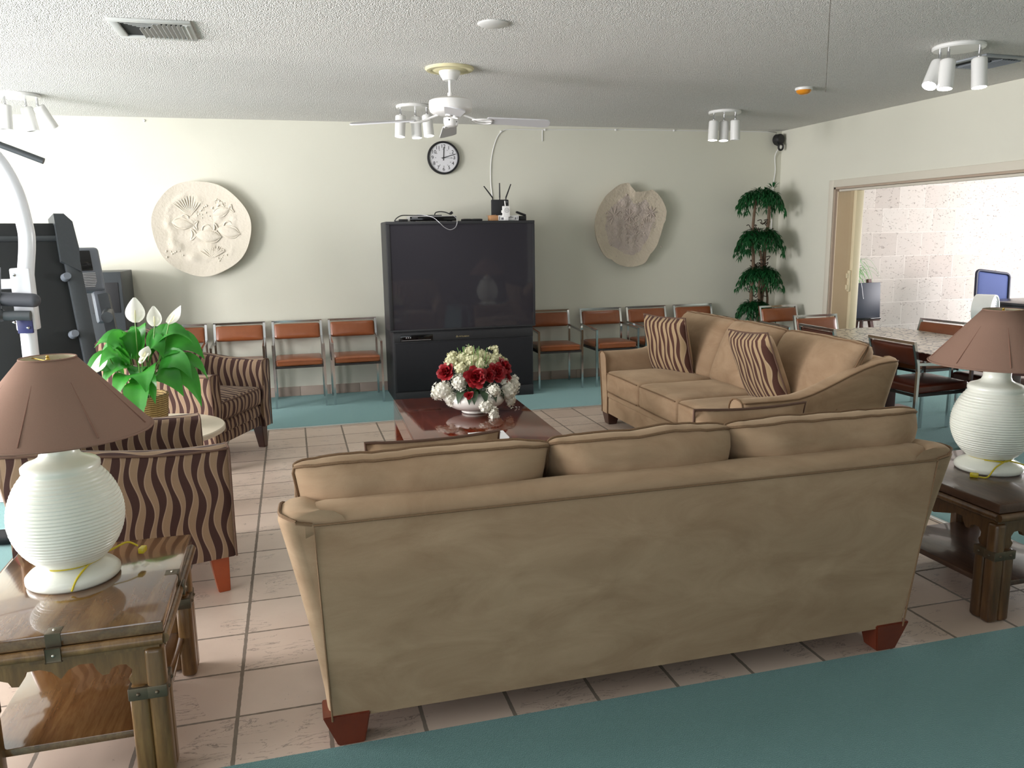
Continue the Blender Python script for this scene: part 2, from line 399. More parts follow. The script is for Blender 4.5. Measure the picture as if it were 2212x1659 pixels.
M['wood']=wood('brown_pecan_wood',(78,50,28),(106,74,44),(130,98,62),.14,.9,axis=1); M['wood'].node_tree.nodes['Principled BSDF'].inputs['Coat IOR'].default_value=1.6
M['woodleg']=wood('pecan_leg_wood',(82,56,30),(114,84,48),(140,108,66),.35,.2,axis=2)
M['wooddark']=wood('dark_walnut_wood',(52,34,26),(76,52,40),(98,72,56),.30,.35,axis=1)
M['wooddarkleg']=wood('dark_walnut_leg',(54,36,24),(88,60,34),(112,82,48),.35,.2,axis=2)
M['cherry']=wood('glossy_cherry_veneer',(74,26,12),(104,42,22),(126,58,32),.06,.45,axis=1,scale=.8)
M['strap']=plain('aged_pewter',(112,100,82),.45,.7,var=(40,(86,76,62))); M['stud']=plain('pewter_stud',(190,184,170),.3,.9)
M['glaze']=plain('white_ribbed_glaze',(226,228,216),.28,coat=.3); M['shade']=shade_mat(); M['seam']=plain('brown_seam_tape',(124,90,74),.9); M['shadein']=plain('cream_shade_lining',(214,204,178),.9)
M['cord']=plain('yellow_lamp_cord',(196,178,36),.3)
M['plaster']=plain('cast_plaster',(206,198,180),.85,var=(5,(214,206,192)),bump=(40,.5,.008)); M['plaster2']=plain('buff_cast_plaster',(206,194,172),.85,var=(6,(190,178,160)),bump=(34,.8,.010))
M['mauve']=plain('tinted_plaster',(178,165,160),.88,var=(9,(200,186,170)),bump=(45,1.0,.012))
M['dial']=plain('clock_dial',(224,224,226),.5); M['ink']=plain('black_ink',(26,26,28),.6)
M['fanwhite']=plain('white_fan_enamel',(228,227,224),.35); M['blade']=plain('pale_grey_blade',(206,206,208),.45); M['medal']=plain('cream_medallion',(222,214,172),.6)
M['lampon']=emis('lit_bulb',(255,253,246),14.0); M['lampoff']=plain('unlit_bulb',(200,200,196),.4); M['socket']=plain('dark_socket',(60,58,56),.5)
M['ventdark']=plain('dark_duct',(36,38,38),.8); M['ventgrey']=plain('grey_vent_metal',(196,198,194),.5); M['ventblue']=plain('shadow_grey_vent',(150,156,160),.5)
M['amber']=plain('amber_lens',(226,146,36),.25,coat=.4); M['chainm']=plain('dull_bead_chain',(112,108,100),.4,.8)
M['lily']=leaf_mat('peace_lily_leaf',(26,104,36),(70,150,52),.32,14); M['lilyflower']=leaf_mat('ivory_spathe',(236,234,216),(246,246,236),.6,8); M['stem']=plain('green_stem',(96,136,60),.5)
M['tree']=leaf_mat('dark_green_leaf',(14,62,34),(34,98,50),.4,9); M['bark']=plain('grey_brown_bark',(122,100,80),.85,var=(30,(92,74,58)),bump=(40,.5,.006)); M['twig']=plain('dark_twig',(60,50,40),.85)
M['spider']=leaf_mat('pale_green_blade',(110,170,104),(150,196,136),.5,8)
M['basket']=basket_mat(); M['soil']=plain('brown_moss',(110,82,50),.95,bump=(60,1,.01)); M['ivorylam']=plain('ivory_laminate',(212,200,178),.35)
M['red']=plain('red_petal',(166,14,26),.55,var=(40,(120,6,18))); M['whitepetal']=plain('white_petal',(232,230,216),.6); M['creampetal']=plain('cream_petal',(222,220,180),.6); M['oliveleaf']=plain('dull_green_leaf',(62,84,58),.55,var=(30,(44,64,42))); M['bowl']=plain('glossy_white_bowl',(236,232,224),.14,coat=.5)
M['paper']=plain('white_paper',(234,234,234),.7)
M['gymwhite']=plain('white_powder_coat',(226,228,232),.3,coat=.3); M['gymgrey']=plain('dark_grey_foam',(62,64,70),.55); M['belt']=plain('black_running_belt',(30,33,34),.75,bump=(200,.2,.001)); M['trgrey']=plain('charcoal_plastic',(52,57,60),.45,var=(60,(60,64,67))); M['trgrey2']=plain('grey_console_plastic',(110,116,124),.4); M['orange']=plain('orange_stripe',(206,126,56),.5); M['navyplate']=plain('navy_bracket',(44,46,92),.4); M['redknob']=plain('red_knob',(190,24,40),.35)
M['mosaic']=mosaic_mat(); M['edgewood']=plain('dark_table_edge',(72,36,28),.35)
M['navy']=plain('navy_mesh',(64,80,138),.7,bump=(400,.3,.001)); M['navyframe']=plain('dark_navy_frame',(26,30,58),.5); M['desk']=plain('dark_desk_top',(48,42,46),.25); M['easelblack']=plain('black_portfolio',(44,48,64),.45); M['easelwood']=plain('red_brown_easel',(98,58,50),.5)

# ---------------------------------------------------------------- the setting
HC=2.759; YB=5.834; XR=5.888; XL=-5.2; YF=-6.2
b=MB()
def frect(x0,x1,y0,y1,mi):
    vs=[b.bm.verts.new(p) for p in ((x0,y0,0),(x1,y0,0),(x1,y1,0),(x0,y1,0))]; f=b.bm.faces.new(vs); f.material_index=mi
tx0,tx1,ty0,ty1=-1.22,3.690,-.267,4.324
frect(tx0,tx1,ty0,ty1,0)
frect(XL-.1,14,YF-.1,ty0,1); frect(XL-.1,14,ty1,7.2,1); frect(XL-.1,tx0,ty0,ty1,1); frect(tx1,14,ty0,ty1,1)
fl=obj('floor',b,[M['tile'],M['carpet']],recalc=False); fl['kind']='structure'
b=MB(); b.box(XL-.1,14,YF-.1,7.2,HC,HC+.1); struct('ceiling',b,M['ceiling'])
b=MB(); b.box(XL-.1,XR+.15,YB,YB+.15,0,HC); struct('wall_back',b,M['wall'])
OY0,OY1,OZ=.75,4.832,2.06
b=MB(); b.box(XR,XR+.15,OY1,YB,0,HC); b.box(XR,XR+.15,OY0,OY1,OZ,HC); b.box(XR,XR+.15,YF,OY0,0,HC); struct('wall_right',b,M['wall'])
b=MB(); wx0,wx1=-3.6,1.4
b.box(XL-.1,wx0,YF-.1,YF,0,HC); b.box(wx1,XR+.15,YF-.1,YF,0,HC); b.box(wx0,wx1,YF-.1,YF,0,.28); b.box(wx0,wx1,YF-.1,YF,2.62,HC); struct('wall_front',b,M['darkwall'])
b=MB()
for x0,x1,z0,z1 in ((wx0,wx0+.05,.28,2.62),(wx1-.05,wx1,.28,2.62),(wx0,wx1,.28,.33),(wx0,wx1,2.57,2.62),(-1.13,-1.07,.28,2.62)): b.box(x0,x1,YF-.06,YF+.005,z0,z1)
struct('window_4',b,M['header'])  # unseen window frame, added to go with the fill light
b=MB(); ys=[YF-.1,-2.75,-.45,.25,2.55,2.95,5.25,YB+.15]
for i in range(0,8,2): b.box(XL-.1,XL,ys[i],ys[i+1],0,HC)
for i in (1,3,5):
    b.box(XL-.1,XL,ys[i],ys[i+1],0,.28); b.box(XL-.1,XL,ys[i],ys[i+1],2.62,HC)
struct('wall_left',b,M['wall'])
for k,i in enumerate((1,3,5)):
    b=MB()
    for (y0,y1,z0,z1) in ((ys[i],ys[i]+.05,.28,2.62),(ys[i+1]-.05,ys[i+1],.28,2.62),(ys[i],ys[i+1],.28,.33),(ys[i],ys[i+1],2.57,2.62),((ys[i]+ys[i+1])/2-.025,(ys[i]+ys[i+1])/2+.025,.28,2.62)): b.box(XL-.06,XL+.005,y0,y1,z0,z1)
    struct('window_%d'%(k+1),b,M['header'])
# the far room: coral stone wall, side walls
b=MB(); b.box(XR+.15,13.1,6.6,6.75,0,HC); struct('wall_far',b,M['coral'])
b=MB(); b.box(12,12.1,-1,6.6,0,.2); b.box(12,12.1,-1,1.2,.2,HC); b.box(12,12.1,5.4,6.6,.2,HC); struct('wall_far_right',b,M['wall'])
b=MB(); b.box(XR+.15,12.1,-1.1,-1,0,HC); struct('wall_far_front',b,M['wall'])
b=MB(); b.box(XR+.15,12.1,YB+.15,6.6,2.72,HC); struct('trim_4',b,M['header'])
# opening trim
b=MB(); fw=.016
b.box(XR-fw,XR,OY1,OY1+.075,0,OZ+.075,.004); b.box(XR-fw,XR,OY0,OY1,OZ,OZ+.075,.004); struct('trim_1',b,M['header'])
b=MB(); b.box(XR-.002,XR+.152,OY1-.018,OY1,0,OZ); b.box(XR-.002,XR+.152,OY0,OY1,OZ-.02,OZ); struct('door_1',b,M['frame'])
# carpet edge strips and cove base
b=MB(); b.box(tx0,tx1,ty1-.014,ty1+.012,0,.008,.003); struct('trim_2',b,M['trim'])
b=MB(); b.box(tx1-.012,tx1+.014,ty0,ty1,0,.008,.003); struct('trim_3',b,M['trim'])
b=MB()
x=XL
while x<XR-.01:
    x2=min(x+.305,XR); b.box(x+.001,x2-.001,YB-.012,YB+.01,0,.098,.004); x=x2
struct('baseboard_back',b,M['base'])
b=MB(); b.box(XR-.012,XR,OY1+.076,YB-.012,0,.098,.004); struct('baseboard_right',b,M['base'])
# folding door stacked in the opening
fd=thing('folding_door','tan vinyl accordion door folded against the left jamb of the wide opening','door',(XR+.075,OY1-.02,0))
b=MB(); n=9; zz=[]
for i in range(n+1): zz.append((.058*(1 if i%2 else -1), -.012-.24*i/n))
poly=zz+[(x_+.004,y_-.005) for x_,y_ in reversed(zz)]
b.prism(poly,.012,OZ-.045); obj('pleated_panel',b,M['fold'],fd,sharp=20)
b=MB(); b.box(-.045,.045,-.300,-.255,.01,OZ-.045,.006); obj('lead_post',b,M['foldpost'],fd)
b=MB(); b.box(-.075,-.045,-.292,-.262,.98,1.20,.006); b.box(-.095,-.075,-.286,-.268,1.0,1.05,.004); b.box(-.095,-.075,-.286,-.268,1.12,1.17,.004); obj('handle',b,M['foldpost'],fd)
b=MB(); b.box(-.03,.03,-3.9,0,OZ-.043,OZ-.022); obj('track',b,M['header'],fd)

# ---------------------------------------------------------------- sofas
def smst(a,b,x):
    t=max(0,min(1,(x-a)/(b-a))); return t*t*(3-2*t)
def make_sofa(loc,rotz,label,foot):
    t=thing('sofa',label,'sofa',loc,rotz,None)
    hw,D,zb,ztop=1.09,.98,.10,.80
    fl_=lambda z:.118*max(0,(z-zb)/.72)**1.3
    yr=lambda z:-.085*(z-zb)/.70
    zt=lambda y:.615+.205*smst(.66,.0,y) if y<.66 else .615
    def arm(sg):
        rings=[]; edge=[]; inn=[]
        S=[0,.006,.018,.036,.055,.08,.16,.24,.32,.40,.48,.56,.64,.74,.86,.96,.99,1.0]
        for s in S:
            yn=-.085*(1-s)+D*s; z1=zt(yn)
            rr=.05*(1-math.sqrt(max(0,1-(1-min(1,s/.055))**2))) if s<.055 else (.012*(1-math.sqrt(max(0,1-((s-.98)/.02)**2))) if s>.98 else 0)
            pts=[]
            for k in range(9):
                z=zb+(z1-.028-zb)*k/8; pts.append((hw+fl_(z)-rr,z))
            xo=hw+fl_(z1-.028)-rr
            pts+=[(xo-.008,z1-.010),(xo-.03,z1+.004),(xo-.07,z1+.010),(xo-.11,z1+.003),(xo-.135,z1-.014)]
            xi=xo-.15
            for k in range(7):
                z=(z1-.04)+(zb-(z1-.04))*k/6; pts.append((xi+(hw-.13-xi)*min(1,k/4),z))
            ring=[Vector((sg*x,yr(min(z,ztop))*(1-s)+D*s,z)) for x,z in pts]
            rings.append(ring); edge.append(ring[9]+Vector((sg*.002,0,.003))); 
        if sg<0: rings=[list(reversed(r)) for r in rings]
        b=MB(); b.quadring(rings,True,True); a=obj('arm',b,M['suede'],t,sharp=50)
        edge=[Vector((sg*(hw+.015),yr(.785)-.006,.788)),Vector((sg*(hw+.06),yr(.795)-.004,.797)),edge[0]+Vector((sg*.004,-.004,-.012))]+edge[2:]
        b=MB(); b.tube(edge,.0055,6)
        fr=rings[-1] if sg>0 else list(reversed(rings[-1]))
        b.tube([p+Vector((0,.004,0)) for p in fr[0:21]],.005,6)
        obj('piping',b,M['welt'],a)
    arm(1); arm(-1)
    # back panel with its seam, and the rounded rail above it
    b=MB(); rings=[]
    for x in (-1,-.5,0,.5,1):
        r=[]
        for (y,z) in ((yr(.1)-.002,.1),(yr(.3)-.010,.3),(yr(.55)-.012,.55),(yr(.77)-.008,.77),(yr(.785)+.004,.787),(yr(.785)+.03,.787),(.03,.3),(.03,.1)):
            r.append(Vector((x*(hw-.012+.03*(z-.1)),y,z)))
        rings.append(r)
    b.quadring(rings,True,True); bp=obj('back_panel',b,M['suede'],t,sharp=50)
    b=MB(); path=[Vector((sg*(hw-.01+.03*(z-.1)),yr(z)-.010,z)) for sg,z in ((-1,.1),(-1,.3),(-1,.55),(-1,.785),(0,.785),(1,.785),(1,.55),(1,.3),(1,.1))]
    b.tube(path,.0035,6); obj('welt_seam',b,M['welt'],bp)
    b=MB(); rings=[]
    for x in (-1.125,-1.06,-.6,0,.6,1.06,1.125):
        e={1.125:.012}.get(abs(x),0)
        rings.append([Vector((x,y,z-(e if z>.5 else 0))) for y,z in ((-.076,.75),(-.084,.785),(-.080,.803),(-.062,.818),(-.03,.827),(.01,.828),(.06,.815),(.11,.78),(.15,.70),(.14,.66),(.08,.66),(.0,.70))])
    b.quadring(rings,True,True); obj('back_rail',b,M['suede'],t,sharp=60)
    b=MB(); b.box(-hw+.11,hw-.11,.18,D-.03,.11,.27); b.box(-hw+.10,hw-.10,D-.10,D-.004,.10,.245,.012); b.box(-hw+.10,hw-.10,D-.10,D+.004,.243,.288,.012)
    obj('seat_frame',b,M['suede'],t)
    for i,x in enumerate((-.648,0,.648)):
        b=MB(); b.cushion(.645,.84,.185,.035,.025,(.0,.012),n=12,wob=.006,seed=i+1,M=Matrix.Translation((x,D-.405,.378)))
        c=obj('seat_cushion',b,M['suede'],t,sharp=60)
        b=MB(); y=D+.012; b.tube([(x-.30,y,.455),(x,y+.01,.462),(x+.30,y,.455)],.004,6); b.tube([(x-.30,y,.298),(x,y+.008,.296),(x+.30,y,.298)],.004,6); obj('piping',b,M['welt'],c)
    SEC=[(.33,.465),(.25,.480),(.165,.565),(.09,.665),(.035,.75),(.004,.815),(.004,.862),(.034,.898),(.082,.917),(.118,.928),(.156,.924),(.212,.902),(.265,.85),(.315,.76),(.355,.66),(.385,.56),(.395,.50),(.375,.468)]
    SR,SF=8,10
    for i,(x0,w,top) in enumerate(((-.730,.84,.0),(.035,.69,.004),(.775,.83,.006))):
        rings=[]; nx=30; seamR=[]; seamF=[]; endR=[]
        for a in range(nx+1):
            q=-1+2*a/nx; u=math.copysign(1-(1-abs(q))**1.7,q); k=max(.10,(1-abs(u)**6)**.5); ring=[]
            for m_,(y,z) in enumerate(SEC):
                ym=.345-(z-.465)*.47; yy=ym+(y-ym)*k; zz=.69+(z-.69)*(.93+.07*k)+top*(z>.6)
                xx=x0+u*w/2*(1-.045*(1-((z-.69)/.24)**2) if True else 1)
                nv=noise.noise_vector(Vector((xx*8+i*7.3,zz*3.0,(1 if m_<SR else 5)+i*3)))*.011
                nv2=noise.noise_vector(Vector((xx*26+i*3.3,zz*5.0,i+2.0)))*.0035
                ring.append(Vector((xx+nv.x*.4,yy+nv.y+nv2.y,zz+nv.z*.6+nv2.z)))
            rings.append(ring); seamR.append(ring[SR]+Vector((0,-.002,.002))); seamF.append(ring[SF]+Vector((0,.002,.002)))
        b=MB(); b.quadring(rings,True,True); bmesh.ops.subdivide_edges(b.bm,edges=[],cuts=1); c=obj('back_cushion',b,M['suede'],t,sharp=75)
        b=MB()
        L=[p+Vector((-.004,0,0)) for p in rings[0]]; Rr=[p+Vector((.004,0,0)) for p in rings[-1]]
        b.tube(L[2:SR]+seamR+list(reversed(Rr[2:SR])),.0052,6); b.tube(list(reversed(L[SF+1:17]))+seamF+Rr[SF+1:17],.0052,6); obj('piping',b,M['welt'],c)
    for sx in (-1,1):
        for y in (.0,D-.10):
            b=MB(); s=.075; q=.052; fx=sx*(hw-.055); y0=y+(.045 if y==0 else .04); dx=-sx*.0
            rings=[[Vector((fx+dx_*s,y0+dy_*s*.75,.115)) for dx_,dy_ in ((-1,-1),(1,-1),(1,1),(-1,1))],
                   [Vector((fx-sx*.012+dx_*q*.82,y0+dy_*q*.72+(-.004 if y==0 else .004),0)) for dx_,dy_ in ((-1,-1),(1,-1),(1,1),(-1,1))]]
            b.quadring(rings,True,True); bmesh.ops.bevel(b.bm,geom=list(b.bm.edges),offset=.004,segments=2,affect='EDGES'); obj('leg',b,foot,t)
    return t
near=make_sofa((1.390,-.27,0),0,'tan microsuede sofa in the foreground, seen from behind, at the teal carpet edge',M['mahog'])
far=make_sofa((3.785,2.60,0),R(90),'tan microsuede sofa facing the cherry coffee table, seen from its front and arm',M['walnutfoot'])

def throw(label,loc,lean,rotz,w=.47,roll=0,h=None):
    # square pillow standing on its lower edge; local -y is the plain back
    Mx=Matrix.Rotation(rotz,4,'Z')@Matrix.Rotation(lean,4,'X')@Matrix.Rotation(roll,4,'Y')
    t=thing('throw_pillow',label,'throw pillow',loc,0,'striped throw pillows on the sofas'); hh=h or w
    b=MB(); b.pillow(w,hh,.15,.05,14); 
    bm=b.bm; uv=bm.loops.layers.uv.verify()
    for f in bm.faces:
        for l in f.loops: l[uv].uv=(l.vert.co.x,l.vert.co.z)
    bmesh.ops.transform(bm,matrix=Mx,verts=bm.verts); c=obj('cover',b,[M['stripe2'],M['suede']],t,recalc=False,sharp=70)
    b=MB(); pts=[]
    N=14
    for i in range(N): pts.append((-1+2*i/N,-1))
    for i in range(N): pts.append((1,-1+2*i/N))
    for i in range(N): pts.append((1-2*i/N,1))
    for i in range(N): pts.append((-1,1-2*i/N))
    P=[Mx@Vector((u*w/2*(1-.05*(1-v*v)*abs(u)**3),0,v*hh/2*(1-.05*(1-u*u)*abs(v)**3))) for u,v in pts]
    b.tube(P,.006,6,closed=True); obj('piping',b,M['weltdark'],c); return t
# on the far sofa the stripes face the room (-X); on the near sofa they face away from the camera
throw('striped throw pillow upright at the far end of the sofa facing the coffee table',(3.25,3.34,.700),R(-13),R(106),.50)
throw('striped throw pillow leaning against the middle of the sofa facing the coffee table',(3.30,2.07,.705),R(-20),R(88),.53,R(4))
throw('throw pillow peeking over the left back cushion of the foreground sofa, beige back showing',(.735,.200,.645),R(10),R(3),.50)
throw('throw pillow peeking over the right back cushion of the foreground sofa, beige back showing',(2.045,.205,.665),R(10),R(-2),.50)

# ---------------------------------------------------------------- striped armchairs
def make_armchair(loc,rotz,label,foot):
    t=thing('armchair',label,'armchair',loc,rotz)
    zb=.175; S=M['stripe']; hd=.42; hw=.41
    def arm(sg):
        rings=[]; top=[]
        st=[-.44,-.40,-.32,-.2,-.05,.1,.25,.38,.415,.425]
        for x in st:
            z1=.695+.075*smst(.3,-.44,x); e=.0
            if x<-.42: e=.015
            if x>.42: e=.010
            o=hw-e; cu=.05*smst(-.1,-.44,x)      # the arm wraps round towards the back
            pts=[(o-cu,zb),(o-cu,zb+.16),(o+.006-cu,.45),(o+.018-cu,z1-.02),(o+.010-cu,z1-.004),(o-.03-cu,z1+.006),(o-.075-cu,z1+.001),(o-.092-cu,z1-.016),(o-.10-cu,.5),(o-.105-cu,.30),(o-.105-cu,zb)]
            rings.append([Vector((x,sg*y,z)) for y,z in pts]); top.append(Vector((x,sg*(o+.016-cu),z1-.006)))
        if sg<0: rings=[list(reversed(r)) for r in rings]
        b=MB(); b.quadring(rings,True,True); a=obj('arm',b,S,t,uv=True,sharp=50)
        b=MB(); b.tube(top,.0055,6); fr=rings[-2] if sg>0 else list(reversed(rings[-2])); b.tube([p+Vector((.012,0,0)) for p in fr[0:9]],.005,6); obj('piping',b,M['weltdark'],a)
    arm(1); arm(-1)
    b=MB(); rings=[]
    for i in range(13):
        u=-1+2*i/12; zt_=.955-.035*u**4; yy=u*.335; bow=-.03*(1-u*u)
        rings.append([Vector((x+bow*k,yy,z)) for x,z,k in ((-.385,zb,1),(-.43,.5,1),(-.485,.85,1),(-.492,zt_-.02,1),(-.47,zt_,.7),(-.42,zt_+.004,.4),(-.365,zt_-.02,.1),(-.325,.80,0),(-.265,.55,0),(-.235,.42,0),(-.235,zb,0))])
    b.quadring(rings,True,True); obj('backrest',b,S,t,uv=True,sharp=50)
    b=MB(); b.box(-.3,.385,-.315,.315,zb,.265,.018); b.box(-.3,.40,-.315,.315,.255,.350,.025); obj('seat_base',b,S,t,uv=True)
    b=MB(); b.cushion(.66,.62,.15,.04,.03,(.015,0),n=11,wob=.004,seed=3,M=Matrix.Translation((.085,0,.42))); c=obj('seat_cushion',b,S,t,uv=True,sharp=60)
    b=MB()
    for z in (.48,.362): b.tube([(.405,-.29,z),(.42,0,z+.004),(.405,.29,z)],.005,6)
    obj('piping',b,M['weltdark'],c)
    for sx in (-1,1):
        for sy in (-1,1):
            b=MB(); cx,cy=sx*.355,sy*.345; s=.042; q=.026
            b.quadring([[Vector((cx+a*s,cy+c_*s,zb+.015)) for a,c_ in ((-1,-1),(1,-1),(1,1),(-1,1))],[Vector((cx+sx*.012+a*q,cy+sy*.012+c_*q,0)) for a,c_ in ((-1,-1),(1,-1),(1,1),(-1,1))]],True,True)
            bmesh.ops.bevel(b.bm,geom=list(b.bm.edges),offset=.003,segments=2,affect='EDGES'); obj('leg',b,foot,t)
    return t
make_armchair((-.570,1.335,0),R(15),'striped brown armchair beside the end table at the left, its arm side towards us',M['orangefoot'])
make_armchair((-.51,3.615,0),R(-25.5),'striped brown armchair behind the peace lily, its seat showing',M['walnutfoot'])

# ---------------------------------------------------------------- chrome chairs
def make_chair(loc,rotz,label,group,lm,cat='chair'):
    t=thing('chrome_armchair',label,cat,loc,rotz,group); w=.236; q=.021
    for sx in (-1,1):
        b=MB(); b.sqtube([(sx*w,.245,0),(sx*w,.245,.612)],q); obj('front_leg',b,M['chrome'],t,sharp=30)
        b=MB(); b.sqtube([(sx*w,-.245,0),(sx*w,-.245,.585)],q); obj('rear_leg',b,M['chrome'],t,sharp=30)
        b=MB(); b.sqtube([(sx*w,-.250,.628),(sx*w,.2555,.606)],q); obj('armrest',b,M['chrome'],t,sharp=30)
    b=MB(); b.sqtube([(-w,-.245,.575),(-w,-.252,.63),(-w,-.295,.790)],q); b.sqtube([(w,-.245,.575),(w,-.252,.63),(w,-.295,.790)],q); b.sqtube([(-w-.0105,-.294,.787),(w+.0105,-.294,.787)],q); obj('back_frame',b,M['chrome'],t,sharp=30)
    b=MB(); b.sqtube([(-w,.235,.395),(w,.235,.395)],q*.9); b.sqtube([(-w,-.235,.385),(w,-.235,.385)],q*.9); b.sqtube([(-w+.015,-.235,.388),(-w+.015,.235,.395)],q); b.sqtube([(w-.015,-.235,.388),(w-.015,.235,.395)],q); obj('seat_rail',b,M['darkrail'],t,sharp=30)
    b=MB(); b.cushion(.44,.49,.062,.016,.012,n=9,M=Matrix.Translation((0,.005,.432))@Matrix.Rotation(R(1.5),4,'X')); s=obj('seat',b,lm,t,sharp=60)
    b=MB(); y=.252; b.tube([(-.215,y,.452),(0,y+.001,.455),(.215,y,.452)],.0025,6); obj('piping',b,lm,s)
    b=MB(); Mx=Matrix.Translation((0,-.262,.690))@Matrix.Rotation(R(15),4,'X')@Matrix.Rotation(R(90),4,'X')
    b.cushion(.446,.155,.045,.018,.014,n=9,M=Mx); obj('backrest',b,lm,t,sharp=60)
    return t
WG='chrome and brown chairs along the back wall'
YC=5.475
c0=make_chair((.85,YC,0),PI,'chrome chair with brown vinyl seat just left of the big television',WG,M['leather'])
for x,y,rz,lb in ((.295,YC-.005,PI,'brown vinyl chrome chair, second to the left of the big television'),
                  (-.262,YC,PI,'brown vinyl chrome chair right behind the far striped armchair’s right arm'),
                  (-.815,YC,PI,'brown vinyl chrome chair mostly hidden behind the peace lily'),
                  (2.972,YC+.02,PI-R(3),'chrome chair with brown vinyl seat just right of the big television'),
                  (3.600,YC+.005,PI-R(1),'brown vinyl chrome chair under the notched wall plaque, second right of the television'),
                  (4.165,YC+.01,PI,'brown vinyl chrome chair partly behind the striped pillow on the far sofa'),
                  (4.755,YC+.01,PI,'brown vinyl chrome chair showing only its backrest, left of the tall plant')):
    dup(c0,(x,y,0),rz,lb,WG)
TG='chrome chairs around the mosaic table'
dup(c0,(5.535,4.93,0),PI+R(2),'brown vinyl chrome chair standing in front of the tall tiered plant',TG)
c1=make_chair((4.945,2.41,0),-PI/2,'shaded brown vinyl chrome chair seen from behind beside the right table lamp',TG,M['leathershade'])
dup(c1,(4.935,3.30,0),-PI/2-R(1),'chrome chair between sofa and mosaic table, only its top rail showing',TG)
dup(c0,(5.245,3.87,0),PI,'chrome chair at the far table end, in front of the folding door',TG)
dup(c0,(5.665,3.255,0),PI/2+R(6),'chrome chair on the far side of the mosaic table, before the coral stone wall',TG)
dup(c1,(5.66,2.36,0),PI/2,'chrome chair tucked under the mosaic table behind the right lampshade',TG)

# mosaic table
mt=thing('dining_table','long pedestal table with black-etched pale mosaic top and dark edge','table',(5.29,2.60,0))
b=MB(); x0,x1,y0,y1=-.49,.49,-1.15,1.15; c=.16
oct_=[(x0+c,y0),(x1-c,y0),(x1,y0+c),(x1,y1-c),(x1-c,y1),(x0+c,y1),(x0,y1-c),(x0,y0+c)]
b.prism(oct_,.694,.700); obj('mosaic_top',b,M['mosaic'],mt)
b=MB(); b.prism([(x*1.012,y*1.006) for x,y in oct_],.640,.6945); obj('table_edge',b,M['edgewood'],mt)
for y in (-.62,.62):
    b=MB(); b.box(-.10,.10,y-.06,y+.06,.05,.64,.01); b.box(-.26,.26,y-.08,y+.08,0,.05,.012); b.box(-.2,.2,y-.07,y+.07,.60,.64,.01); obj('pedestal',b,M['edgewood'],mt)

# ---------------------------------------------------------------- coffee table
ct=thing('coffee_table','low glossy cherry coffee table holding a flower bowl','coffee table',(1.342,2.32,0),R(-1.4))
b=MB(); L,Wd=1.46,.86; b.box(-Wd/2,Wd/2,-L/2,L/2,.428,.450,.003); obj('tabletop',b,M['cherry'],ct)
for sx in (-1,1):
    b=MB(); x=sx*(Wd/2-.012); b.box(x-.012,x+.012,-L/2+.002,L/2-.002,.30,.428); obj('apron',b,M['cherry'],ct)
    b=MB(); y=sx*(L/2-.014); b.box(-Wd/2+.025,Wd/2-.025,y-.012,y+.012,.30,.428); obj('apron',b,M['cherry'],ct)
    for sy in (-1,1):
        b=MB(); xx,yy=sx*(Wd/2-.055),sy*(L/2-.055); b.box(xx-.055,xx+.055,yy-.055,yy+.055,0,.30,.003); obj('leg',b,M['cherry'],ct)

